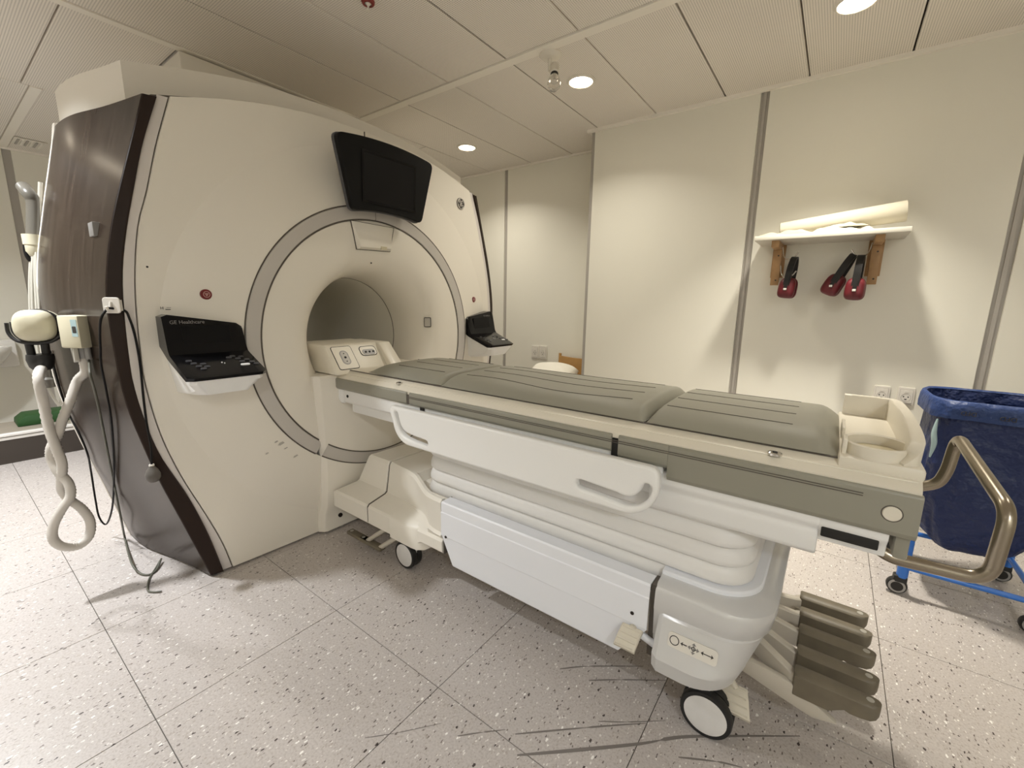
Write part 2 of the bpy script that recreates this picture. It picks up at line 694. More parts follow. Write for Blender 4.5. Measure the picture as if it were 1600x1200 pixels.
PW = 0.457
XB = -3.06
xs = [-1.217+PW*k for k in range(-4, 9)]
cstrip((XB, 2.166), (X1, 2.222))
cstrip((XB-0.05, Y0), (XB, 2.222))
cstrip((XB, 0.06), (X1, 0.116))
edges = [XB]+[x for x in xs if x > XB+0.05]+[X1]
for a, b in zip(edges, edges[1:]):
    cpanel(a if a > XB else XB-.05, b, 2.222, YA)
    cpanel(a, b, 0.116, 2.166, random.choice((0, 0, 0.002)))
    cpanel(a, b, Y0, 0.06)
ys = [0.59+PW*k for k in range(-6, 9)]
ys2 = [Y0]+[y for y in ys if Y0+0.05 < y < YA-0.05]+[YA]
for a, b in zip(ys2, ys2[1:]):
    cpanel(-4.43, XB-0.05, a, b, random.choice((0, 0.002)))
cstrip((X0, 0.63), (-4.43, 0.685))
for a, b in zip(ys2, ys2[1:]):
    if b <= 0.6:
        cpanel(X0, -4.43, a, b if b < .58 else .63)
    elif a < 0.6:
        cpanel(X0, -4.43, 0.685, b)
    else:
        cpanel(X0, -4.43, a, b)

# walls made of wide panels with joint strips


def wall(name, lo, hi):
    return struct(box(name, lo, hi, 'wall_strip'))


WT = 0.012   # panel thickness in front of the wall body
wr = wall('wall_right', (XC, Y1+WT, -0.05), (X1+0.1, YA+0.2, CEIL+0.1))
joints = [XC, -0.53, 0.667, 1.865, X1]
for a, b in zip(joints, joints[1:]):
    ga = 0.024 if a != XC else 0.03
    box('wall_panel', (a+ga, Y1, 0.0), (b-0.024 if b != X1 else b, Y1+WT+0.002, CEIL), 'wall_paint', wr, bev=0.002, seg=1)
for a in joints[1:-1]:
    box('joint_strip', (a-0.009, Y1+0.004, 0), (a+0.009, Y1+WT+0.002, CEIL), 'wall_strip', wr, bev=0.001, seg=1)
wk = box('wall_panel', (XC-0.003, Y1+0.03, 0), (XC+0.001, YA, CEIL), 'wall_paint', wr)
wb = wall('wall_back', (X0-0.1, YA+WT, -0.05), (XC, YA+0.12, CEIL+0.1))
jb = [X0, -5.30, -4.10, -2.90, XC]
for a, b in zip(jb, jb[1:]):
    box('wall_panel', (a+0.02 if a != X0 else a, YA, 0), (b-0.02 if b != XC else b-0.004, YA+WT+0.002, CEIL), 'wall_paint', wb, bev=0.002, seg=1)
wl = wall('wall_left', (X0-0.1, Y0-0.1, -0.05), (X0-WT, YA+0.1, CEIL+0.1))
jl = [Y0, -0.52, 0.68, 1.88, 3.08, YA]
for a, b in zip(jl, jl[1:]):
    box('wall_panel', (X0-WT-0.002, a+0.03 if a != Y0 else a, 0), (X0, b-0.03 if b != YA else b, CEIL), 'wall_paint', wl, bev=0.002, seg=1)
wf = wall('wall_front', (X0-0.1, Y0-0.1, -0.05), (X1+0.1, Y0-WT, CEIL+0.1))
jf = [X0, -5.2, -4.0, -2.8, -1.6, -0.4, 0.8, 2.0, X1]
for a, b in zip(jf, jf[1:]):
    box('wall_panel', (a+0.02, Y0-WT-0.002, 0), (b-0.02, Y0, CEIL), 'wall_paint', wf, bev=0.002, seg=1)
we = wall('wall_end', (X1+WT, Y0-0.1, -0.05), (X1+0.1, YA+0.1, CEIL+0.1))
je = [Y0, -0.6, 0.6, 1.8, 3.0, Y1]
for a, b in zip(je, je[1:]):
    box('wall_panel', (X1, a+0.02, 0), (X1+WT+0.002, b-0.02, CEIL), 'wall_paint', we, bev=0.002, seg=1)
# ceiling edge trims
struct(box('trim_1', (XC-0.03, Y1-0.022, CEIL-0.022), (X1, Y1, CEIL), 'trim_white'))
struct(box('trim_2', (X0, YA-0.018, CEIL-0.016), (XC-0.03, YA, CEIL), 'trim_white'))
struct(box('trim_3', (X0, Y0, CEIL-0.018), (X0+0.02, YA, CEIL), 'trim_white'))
struct(box('trim_4', (XC-0.022, Y1, CEIL-0.022), (XC-0.003, YA-0.018, CEIL), 'trim_white'))

# ================================================================== MRI SCANNER
CY, CZ = 1.557, 1.065
scan = thing('mri_scanner', 'large cream MRI scanner with round bore, black monitor and dark brown side panels', 'scanner', (-3.1, CY, 0))
HW_COVER = [(0.0, .827), (.143, .858), (.304, .908), (.537, .988), (.735, 1.037), (.94, 1.062), (1.07, 1.063), (1.256, 1.056), (1.41, 1.040), (1.56, 1.013), (1.68, .975), (1.86, .925), (2.052, .862)]
HW_GREY = [(0.0, .872), (.21, .913), (.426, .972), (.635, 1.047), (.80, 1.082), (.95, 1.100), (1.07, 1.101), (1.227, 1.096), (1.375, 1.083), (1.524, 1.055), (1.672, 1.018), (1.852, .970), (2.047, .903)]
HW_BROWN = [(0.0, .920), (.30, 1.000), (.53, 1.062), (.69, 1.097), (.834, 1.124), (.95, 1.136), (1.10, 1.141), (1.256, 1.141), (1.372, 1.128), (1.518, 1.100), (1.664, 1.061), (1.878, .996), (2.032, .950)]
TOP_COVER = [(0, 2.180), (.25, 2.174), (.47, 2.148), (.67, 2.107), (.862, 2.052)]


def smooth_tab(tab, n):
    pts = [(a, b, 0) for a, b in tab]
    c = catmull(pts, 6)
    t2 = [(p.x, p.y) for p in c]
    lo, hi = tab[0][0], tab[-1][0]
    return [(lo+(hi-lo)*k/n, interp(t2, lo+(hi-lo)*k/n)) for k in range(n+1)]


def mk_tab(tab):
    c = catmull([(a, b, 0) for a, b in tab], 8)
    return [(p.x, p.y) for p in c]


TC, TG, TB, TT = mk_tab(HW_COVER), mk_tab(HW_GREY), mk_tab(HW_BROWN), mk_tab(TOP_COVER)


def face_x(r):
    if r < 1.005:
        return -2.100-0.066*max(0, (r-.715)/.29)**1.15
    return -2.166-0.020*((r-1.005)/.30)


# front cover: radial grid from the ring to the outline
zs = [0.012+(2.052-0.012)*k/44 for k in range(45)]
outl = [(d, 0.012) for d in [-0.827+1.654*k/30 for k in range(1, 30)]]
outl += [(interp(TC, z), z) for z in zs]
outl += [(d, interp(TT, abs(d))) for d in [.862-1.724*k/40 for k in range(1, 40)]]
outl += [(-interp(TC, z), z) for z in zs[::-1]]
V, F = [], []
RS = [0, .25, .5, .75, 1.0]
nr = len(RS)+5
for d, z in outl:
    L = math.hypot(d, z-CZ)
    ud, uz = d/L, (z-CZ)/L
    rr = [.718+(1.005-.718)*t for t in RS]+[1.005+(L-1.005)*t for t in (.3, .65, 1.0)]
    for r in rr:
        V.append((face_x(r), CY+ud*r, CZ+uz*r))
    x = face_x(L)
    V.append((x-0.004, CY+ud*(L+.0015), CZ+uz*(L+.0015)))
    V.append((x-0.06, CY+ud*(L+.0015), CZ+uz*(L+.0015)))
nc = len(outl)
for i in range(nc):
    j = (i+1) % nc
    for k in range(nr-1):
        F.append((i*nr+k, j*nr+k, j*nr+k+1, i*nr+k+1))
pyd('front_cover', V, F, 'gantry_white', scan, 6)

# grey strips and brown edge + side panels
BULGE = mk_tab([(-0.05, -0.008), (0.0, 0), (.165, .026), (.30, .05), (.476, .088), (.62, .104), (.78, .108)])


BGAIN = [(0, 1.15), (.5, .95), (1.2, .78), (1.6, .90), (2.03, 1.22)]


def panel_y(z, x):
    """half width of the brown side panel at height z and depth x"""
    return interp(TB, z)+interp(BULGE, -2.195-x)*interp(BGAIN, z)


ZP = [0.012+(2.034-0.012)*k/40 for k in range(41)]
for sg in (-1, 1):
    rings = []
    for z in [0.012+(2.047-0.012)*k/40 for k in range(41)]:
        a, b = interp(TC, z)+.006, interp(TG, z)
        xa = face_x(math.hypot(a, z-CZ))-0.006
        rings.append([(xa, CY+sg*a, z), (min(xa, -2.17)-.004, CY+sg*b, z), (-2.24, CY+sg*b, z), (-2.24, CY+sg*a, z)])
    loft('edge_strip', rings, 'strip_grey', scan, smooth=30)
    rings = []
    for z in ZP:
        a, b = interp(TG, z)+.001, interp(TB, z)
        rings.append([(-2.180, CY+sg*a, z), (-2.184, CY+sg*(a+.004), z), (-2.193, CY+sg*(b-.003), z), (-2.197, CY+sg*b, z),
                      (-2.235, CY+sg*(b-.004), z), (-2.235, CY+sg*a, z)])
    loft('panel_edge', rings, 'edge_brown', scan, smooth=30)
    rings = []
    XS = [-2.198-.752*k/16 for k in range(17)]
    for z in ZP:
        outer = [(x, CY+sg*(panel_y(z, x)), z) for x in XS]
        inner = [(x, CY+sg*(panel_y(z, x)-.018), z) for x in XS[::-1]]
        rings.append(outer+inner)
    loft('side_panel', rings, 'panel_brown', scan, smooth=30)

# body behind the cover
ARCH = mk_tab([(0, 2.318), (.13, 2.312), (.454, 2.293), (.717, 2.246), (.885, 2.206), (.965, 2.188)])


COWL = [(-2.985, 1.057), (-2.885, 1.060), (-2.744, 1.050), (-2.624, 1.030), (-2.506, 1.002), (-2.36, .960), (-2.20, .93)]


def body_section(x, inset, top, zc, rnd=0.0, cowl=False):
    """outline from lower left over the top to lower right"""
    pts = []
    zz = [0.015+(zc-0.015)*k/26 for k in range(27)]

    def hw(z):
        d = panel_y(min(z, 2.03), max(x, -2.95))-inset*(1-rnd*min(1, max(0, (z-1.45)/.5)))
        if cowl:
            return min(d, interp(COWL, x)-inset*.0)
        return d
    for z in zz:
        pts.append((x, CY-hw(z), z))
    h = hw(zc)
    for k in range(1, 30):
        u = -1+2*k/30
        pts.append((x, CY+u*h, top(abs(u))))
    for z in zz[::-1]:
        pts.append((x, CY+hw(z), z))
    return pts


def hollow(rings, r0=.42):
    """start and end the loft on a circle around the bore so that the tunnel stays open"""
    def circ_(rg):
        out = []
        for x, y, z in rg:
            L_ = math.hypot(y-CY, z-CZ)
            out.append((x, CY+(y-CY)*r0/L_, CZ+(z-CZ)*r0/L_))
        return out
    return [circ_(rings[0])]+rings+[circ_(rings[-1])]


def t_cowl(u):
    return interp(ARCH, u*.965)


rings = [body_section(x, .022, t_cowl, 2.188, cowl=True) for x in (-2.36, -2.364, -2.45, -2.55, -2.65, -2.75, -2.85, -2.93, -2.97)]
rings.append(body_section(-2.985, .05, lambda u: t_cowl(u)-.02, 2.17, cowl=True))
loft('magnet_cowl', hollow(rings), 'cowl_white', scan, cap0=False, cap1=False, smooth=30)
rings = [body_section(x, .03, lambda u: interp(TT, u*.862)-.01, 2.042) for x in (-2.20, -2.37)]
loft('face_backing', hollow(rings, .50), 'seam_dark', scan, cap0=False, cap1=False, smooth=30)


def t_rear(dz):
    return lambda u: 2.05-dz+0.17*(1-u*u)


rings = [body_section(x, i, t_rear(dz), 2.05-dz, rd) for x, i, dz, rd in
         ((-2.945, .006, .0, .6), (-2.953, -.003, .0, .6), (-2.985, .000, .0, .6), (-3.03, .04, .0, .7), (-3.15, .08, .02, .65), (-3.35, .13, .05, .5), (-3.65, .20, .10, .4), (-3.95, .28, .17, .3), (-4.12, .38, .26, .2))]
loft('rear_cover', hollow(rings), 'cowl_white', scan, cap0=False, cap1=False, smooth=35)
box('top_shroud', (-3.95, 1.04, 2.18), (-3.075, 2.24, CEIL-0.012), 'cowl_white', scan, bev=0.012)

# ring, disc and bore (axis along X)
AX = (1, 0, 0)
CEN = (0, CY, CZ)


def polar(name, prof, a0, a1, m, xo=0.0, n=96, smooth=30, xf=None):
    V, F = [], []
    k = len(prof)
    for i in range(n+1):
        a = a0+(a1-a0)*i/n
        for r, x in prof:
            y, z = CY+r*math.sin(a), CZ-r*math.cos(a)
            V.append((x+xo if xf is None else xf(z)+x, y, z))
    for i in range(n):
        for j in range(k-1):
            F.append((i*k+j, (i+1)*k+j, (i+1)*k+j+1, i*k+j+1))
    return pyd(name, V, F, m, scan, smooth)


DOCK_HW = 0.41
ang = math.asin(DOCK_HW/.684)
ring_prof = [(.650, -2.13), (.651, -2.101), (.654, -2.096), (.712, -2.096), (.715, -2.101), (.716, -2.13)]
polar('bore_ring', ring_prof, ang, PI-0.002, 'ring_grey')
polar('bore_ring', ring_prof, PI+0.002, 2*PI-ang, 'ring_grey')
polar('ring_seam', [(.7135, -2.1005), (.7215, -2.0995)], ang, 2*PI-ang, 'seam_dark')
polar('ring_seam', [(.6445, -2.0995), (.6525, -2.1005)], ang, 2*PI-ang, 'seam_dark')
polar('bore_ring_top_joint', [(.652, -2.0955), (.714, -2.0955)], PI-0.0022, PI+0.0022, 'seam_dark', n=2)
flare = [(.647, -2.125), (.6465, -2.106), (.643, -2.101), (.60, -2.098), (.55, -2.0975), (.51, -2.100), (.475, -2.108), (.445, -2.122), (.42, -2.142),
         (.398, -2.17), (.380, -2.205), (.366, -2.25), (.357, -2.30), (.352, -2.36), (.3505, -2.42)]
lathe('bore_disc', [(r, x) for r, x in flare], CEN, AX, 'gantry_disc', scan, n=128, smooth=40)
lathe('bore_seam', [(.3500, -2.418), (.3485, -2.4185), (.3485, -2.4225), (.35, -2.423)], CEN, AX, 'seam_dark', scan, n=96)
lathe('bore_liner', [(.352, -2.42), (.3495, -2.424), (.3495, -4.11), (.36, -4.115)], CEN, AX, 'bore_white', scan, n=96)
lathe('rear_bore_cap', [(.62, -4.10), (.62, -4.14), (.45, -4.15), (.36, -4.115)], CEN, AX, 'gantry_disc', scan, n=64)

# dock panel below the bore


def dock_x(z):
    return interp([(0, -2.130), (.12, -2.124), (.17, -2.102), (.36, -2.078), (.60, -2.066), (.90, -2.060)], z)


zz = [0.015, .06, .12, .17, .26, .36, .48, .60, .75, .888, .90]
rings = []
for z in zz:
    x = dock_x(z)
    q = 0 if z < .89 else .008
    h = DOCK_HW+interp([(0, .0), (.3, -.012), (.9, .012)], z)
    rings.append([(-2.22, CY-h, z), (x-.035, CY-h, z), (x-.004-q, CY-h+.020, z), (x-q, CY-h+.028, z), (x-q, CY+h-.028, z), (x-.004-q, CY+h-.020, z), (x-.035, CY+h, z), (-2.22, CY+h, z)])
loft('dock_panel', rings, 'gantry_white', scan, smooth=30)
am = math.asin((DOCK_HW-.014)/.684)
polar('bore_ring_segment', [(.651, -.004), (.653, .002), (.713, .002), (.715, -.004)], -am, am, 'ring_grey', xf=dock_x, n=40)
polar('ring_seam', [(.7125, .0025), (.719, .0015)], -am, am, 'seam_dark', xf=dock_x, n=40)
polar('ring_seam', [(.646, .0015), (.6525, .0025)], -am, am, 'seam_dark', xf=dock_x, n=40)
lathe('cover_screw', [(.0, -2.118), (.012, -2.118), (.012, -2.135)], (0, CY-.30, .085), AX, 'screw_dark', scan, n=12)

# trapezoid camera cover at the top of the disc
q = [at(548, 345, 0, -2.1), at(614, 357, 0, -2.1), at(608, 393, 0, -2.1), at(557, 389, 0, -2.1)]
loopc = [(p.y, p.z) for p in q]
ce = (sum(a for a, b in loopc)/4, sum(b for a, b in loopc)/4)
big = [(ce[0]+(a-ce[0])*1.035, ce[1]+(b-ce[1])*1.05) for a, b in loopc]
plate('bore_camera_surround', [big], 0.004, ((-2.097, 0, 0), (0, 1, 0), (0, 0, 1), (1, 0, 0)), 'seam_dark', scan)
rings = []
for t in (0, .3, .6, .8, .92, 1.0):
    l = (Vector(loopc[0])*(1-t)+Vector(loopc[3])*t)
    r = (Vector(loopc[1])*(1-t)+Vector(loopc[2])*t)
    pr = interp([(0, .004), (.6, .018), (.8, .026), (.92, .024), (1, .006)], t)
    rings.append([(-2.11, l.x, l.y), (-2.095, l.x, l.y), (-2.095+pr, l.x+.01, l.y), (-2.095+pr, r.x-.01, r.y), (-2.095, r.x, r.y), (-2.11, r.x, r.y)])
loft('bore_camera', rings, 'gantry_disc', scan)
p = at(600, 388, 0, -2.07)
box('bore_camera_tag', (-2.076, p.y-.02, p.z-.008), (-2.066, p.y+.018, p.z+.008), 'velcro_beige', scan)
p = at(580, 411, 0, -2.097)
lathe('alignment_hole', [(.0, 0.0015), (.004, 0.0015), (.004, -.002)], (-2.097, p.y, p.z), AX, 'hole_black', scan, n=12)
# sensor window on the flare
a = math.radians(80)
r0, r1 = .404, .432
pa = Vector((-2.1615, CY+r0*math.sin(a)*1.0, CZ+.07))
n = Vector((.62, -.78, -.05)).normalized()
u = Vector((.78, .62, 0)).normalized()
v = n.cross(u)
bo = Vector((-2.138, CY+.402, CZ+.085))
plate('sensor_window', [rrect(.045, .062, .006)], .006, (bo, u, Vector((0, 0, 1)), n), 'letter_dark', scan)
plate('sensor_glass', [rrect(.037, .054, .004)], .006, (bo+n*.0012, u, Vector((0, 0, 1)), n), 'socket_grey', scan)

# monitor over the bore
mo = []
for k in range(13):
    u_ = -1+2*k/12
    mo.append((u_*.305, .168+.026*(1-u_*u_)))
for k in range(13):
    u_ = 1-2*k/12
    mo.append((u_*.222, -.168+.022*(1-u_*u_)))


def soften(poly, r=0.03):
    out = []
    n_ = len(poly)
    for i in range(n_):
        a_, b_, c_ = Vector(poly[i-1]), Vector(poly[i]), Vector(poly[(i+1) % n_])
        d1, d2 = a_-b_, c_-b_
        if d1.angle(d2) < math.radians(140):
            p1, p2 = b_+d1.normalized()*min(r, d1.length*.9), b_+d2.normalized()*min(r, d2.length*.9)
            for k in range(6):
                t = k/5
                q_ = p1*(1-t)**2+b_*2*t*(1-t)+p2*t*t
                out.append((q_.x, q_.y))
        else:
            out.append(poly[i])
    return out


mn = Vector((1, 0, -.05)).normalized()
mv = Vector((.05, 0, 1)).normalized()
mc = Vector((-2.0, CY+.012, 1.89))
plate('monitor', [soften(mo, .035)], .045, (mc, (0, 1, 0), mv, mn), 'bezel_black', scan, bevel=.006)
plate('monitor_rim', [soften([(a*1.012, b*1.02) for a, b in mo], .036)], .02, (mc-mn*.018, (0, 1, 0), mv, mn), 'key_grey', scan, bevel=.003)
plate('monitor_screen', [[(-.16, .115), (.16, .115), (.16, -.105), (-.16, -.105)]], .004, (mc+mn*.0225, (0, 1, 0), mv, mn), 'screen_black', scan)
plate('monitor_frame', [[(-.172, .127), (.172, .127), (.172, -.117), (-.172, -.117)], [(-.16, .115), (.16, .115), (.16, -.105), (-.16, -.105)]], .006, (mc+mn*.0225, (0, 1, 0), mv, mn), 'gloss_black', scan)
box('monitor_mount', (-2.17, CY-.07, 1.86), (-2.015, CY+.08, 2.0), 'strip_grey', scan, bev=.01)

# control consoles


def console(sg):
    """sg=-1: on the camera side; outer edge is far from the bore"""
    yo, yi = CY+sg*1.010, CY+sg*.728
    N = 14
    rb, rw = [], []
    for k in range(N+1):
        t = k/N
        y = yo+(yi-yo)*t
        e = min(1.0, min(t, 1-t)*N/1.2)      # rounded ends
        e2 = math.sqrt(1-(1-e)**2)
        zt = 1.221-.044*t-.012*(1-e2)
        fx = -1.872-.02*(1-e2)
        rb.append([(-2.155, y, zt), (-2.094, y, zt-.001), (-2.088, y, zt-.008), (-2.062, y, 1.082), (-2.050, y, 1.062), (-2.030, y, 1.052), (fx-.016, y, .9985), (fx, y, .990),
                   (fx-.012, y, .977), (-2.04, y, 1.028), (-2.08, y, 1.045), (-2.155, y, 1.09)])
        ta = .026*max(0, 1-min(t, 1-t)*N/2)
        yw = y+(yi-yo)*.04*(1-2*t)
        yb = y+(yi-yo)*.15*(1-2*t)
        rw.append([(-2.16, yw, 1.092), (-2.082, yw, 1.044), (-2.042, yw, 1.027), (fx-.013, yw, .976), (fx-.016, yw, .962), (fx-.040-ta, yb, .915+ta*.5), (-2.03, yb, .898+ta*.5), (-2.16, yb, .885+ta*.5)])
    if sg > 0:
        pass
    b = loft('console_panel', rb, 'gloss_black', scan, smooth=32)
    loft('console_base', rw, 'table_white', scan, smooth=32)
    # keys on the keyboard slope
    kn = Vector((.35, 0, .94)).normalized()
    ku = Vector((0, 1, 0))
    kv = Vector((-.94, 0, .35)).normalized()

    def K(s, t, w, h, m='key_grey', nm='key'):
        y = yo+(yi-yo)*(s if sg < 0 else 1-s)
        x = -1.888-.142*t
        z = .9985+.0535*t
        plate(nm, [rrect(w, h, min(w, h)*.45, 4)], .005, (Vector((x, y, z))+kn*.001, ku, kv, kn), m, b)
    for (s, t) in ((.16, .78), (.19, .62), (.22, .45), (.25, .30), (.29, .56), (.31, .40), (.66, .80), (.72, .86), (.76, .70), (.82, .80), (.86, .60), (.90, .45), (.93, .32), (.78, .52)):
        K(s, t, .02, .012)
    K(.52, .55, .005, .005, 'key_white')
    K(.545, .5, .004, .004, 'key_white')
    K(.78, .33, .034, .014, 'key_white', 'start_key')
    # lettering on the screen
    sv = Vector((-.026, 0, .139)).normalized()
    sn = Vector((.139, 0, .026)).normalized()
    ys = min(yo, yi)
    if sg < 0:
        text('brand_lettering', 'GE Healthcare', .020, (Vector((-2.0815, ys+.022, 1.187)), ku, sv, sn), 'letter_grey', b)
    else:
        text('brand_lettering', 'GE Healthcare', .012, (Vector((-2.0815, ys+.17, 1.185)), ku, sv, sn), 'letter_grey', b)
    plate('console_screen', [rrect(.17, .075, .002, 2)], .002, (Vector((-2.0735, (yo+yi)/2, 1.135)), ku, sv, sn), 'screen_black', b)


console(-1)
console(1)


def stop_button(px, py, sc=1.0):
    p = at(px, py, 0, -2.145)
    r = math.hypot(p.y-CY, p.z-CZ)
    p.x = face_x(r)
    nx = AX
    o = lathe('stop_button', [(0, .007), (.018*sc, .007), (.021*sc, .004), (.0215*sc, -.006)], p, AX, 'stop_red', scan, n=28)
    c2 = [(.013*sc*math.cos(t*PI/12), .013*sc*math.sin(t*PI/12)) for t in range(24)]
    c3 = [(.0108*sc*math.cos(t*PI/12), .0108*sc*math.sin(t*PI/12)) for t in range(24)]
    fr = (p+Vector((.0072, 0, 0)), (0, 1, 0), (0, 0, 1), (1, 0, 0))
    plate('stop_symbol', [c2, c3], .001, fr, 'stop_line', o)
    tri = [(.009*sc*math.cos(a_), .009*sc*math.sin(a_)) for a_ in (PI/6, 5*PI/6, 3*PI/2)]
    plate('stop_symbol', [tri, [(a_*.6, b_*.6) for a_, b_ in tri]], .001, fr, 'stop_line', o)
    box('stop_symbol', tuple(p+Vector((.0070, -.0012*sc, -.004*sc))), tuple(p+Vector((.0077, .0012*sc, .005*sc))), 'stop_line', o)


stop_button(320, 460)
stop_button(738, 468, .9)

# round maker's badge: dark disc, silver rim and cursive monogram
p = at(719.5, 318.5, 0, -2.175)
r = math.hypot(p.y-CY, p.z-CZ)
p.x = face_x(r)+.003
badge = lathe('badge', [(0, .004), (.036, .004), (.038, .002), (.038, -.012)], p, AX, 'logo_dark', scan, n=36)
pc = p+Vector((.0045, 0, 0))
B3 = lambda pts: [pc+Vector((0, a_*.001, b_*.001)) for a_, b_ in pts]
tube('badge_rim', B3([(34*math.cos(t*PI/18), 34*math.sin(t*PI/18)) for t in range(36)]), 0.0023, 'logo_silver', badge, 6, closed=True)
tube('badge_monogram', catmull(B3([(-3, 9), (-8, 18), (-15, 15), (-14, 7), (-7, 3), (0, 1), (2, -7), (-3, -14), (-9, -12), (-9, -6), (-2, -2)]), 5), 0.0023, 'logo_silver', badge, 6)
tube('badge_monogram', catmull(B3([(14, 13), (8, 18), (4, 12), (6, 5), (11, 2), (5, -1), (2, -8), (7, -15), (14, -11), (16, -4)]), 5), 0.0023, 'logo_silver', badge, 6)
for k in range(4):
    a_ = PI/4+k*PI/2
    cpt = [(25*math.cos(a_-.55), 25*math.sin(a_-.55)), (29*math.cos(a_-.2), 29*math.sin(a_-.2)), (28*math.cos(a_+.2), 28*math.sin(a_+.2)), (22*math.cos(a_+.45), 22*math.sin(a_+.45))]
    tube('badge_swirl', catmull(B3(cpt), 5), .0018, 'logo_silver', badge, 6)

# small markings above the near console, cover screw, smudges


def on_face(px, py, lift=.001):
    q_ = at(px, py, 0, -2.15)
    for _ in range(4):
        x = face_x(math.hypot(q_.y-CY, q_.z-CZ))
        q_ = at(px, py, 0, x)
    q_.x += lift
    return q_


p = on_face(249.5, 481.5, .004)
text('face_marking', 'H', .016, (p, (0, 1, 0), (0, 0, 1), (1, 0, 0)), 'letter_dark', scan)
for (xx, yy, l, h) in ((264, 480.5, .016, .0012), (263.5, 483.5, .022, .003)):
    p = on_face(xx, yy)
    plate('face_marking', [rrect(l, h, h*.3, 2)], .001, (p, (0, 1, 0), (0, 0, 1), (1, 0, 0)), 'letter_dark', scan)
p = on_face(230, 417, .0)
lathe('cover_screw', [(0, .001), (.004, .001), (.004, -.002)], p, AX, 'hole_black', scan, n=10)
for (xx, yy, l, h) in ((441, 692, .04, .010), (432, 690, .02, .006), (418, 708, .02, .005), (463, 712, .03, .006), (447, 700, .02, .004)):
    p = on_face(xx, yy, .0006)
    plate('smudge', [[(a_*(1+.3*math.sin(i_*2.3)), b_*(1+.4*math.cos(i_*1.7))) for i_, (a_, b_) in enumerate(rrect(l, h, h*.45, 3))]], .0004, (p, (0, .95, .3), (0, -.3, .95), (1, 0, 0)), 'smudge', scan)
# thin vertical joint on top of the cover
box('cover_joint', (-2.19, CY+.003, 2.13), (-2.168, CY+.007, 2.178), 'seam_dark', scan)


def on_panel(px, py, lift=0.0):
    """point on the brown panel of the camera side under a photo pixel"""
    prev = None
    for k in range(0, 161):
        x = -2.16-.82*k/160
        q_ = at(px, py, 0, x)
        d = (CY-panel_y(min(max(q_.z, 0), 2.03), x))-lift-q_.y
        if d < 0 and prev is not None:
            return q_
        prev = d
    return q_


p = on_panel(148, 359)
box('panel_sensor', (p.x-.034, p.y-.012, p.z-.026), (p.x+.034, p.y+.03, p.z+.026), 'letter_grey', scan, bev=.003)

# ================================================================== PATIENT TABLE
tab = thing('patient_table', 'long wheeled scanner table with olive side rails, white side handles and pleated bellows base', 'table', (-0.95, CY, 0))


def both(fn):
    for sg in (-1, 1):
        fn(sg)


def xprism(name, prof, x0, x1, m, sg, bev=0.0, parent=None):
    """prof: (distance from centre line, z)"""
    return prism(name, [(CY+sg*d, z) for d, z in prof], 0, x0, x1, m, parent or tab, bev)


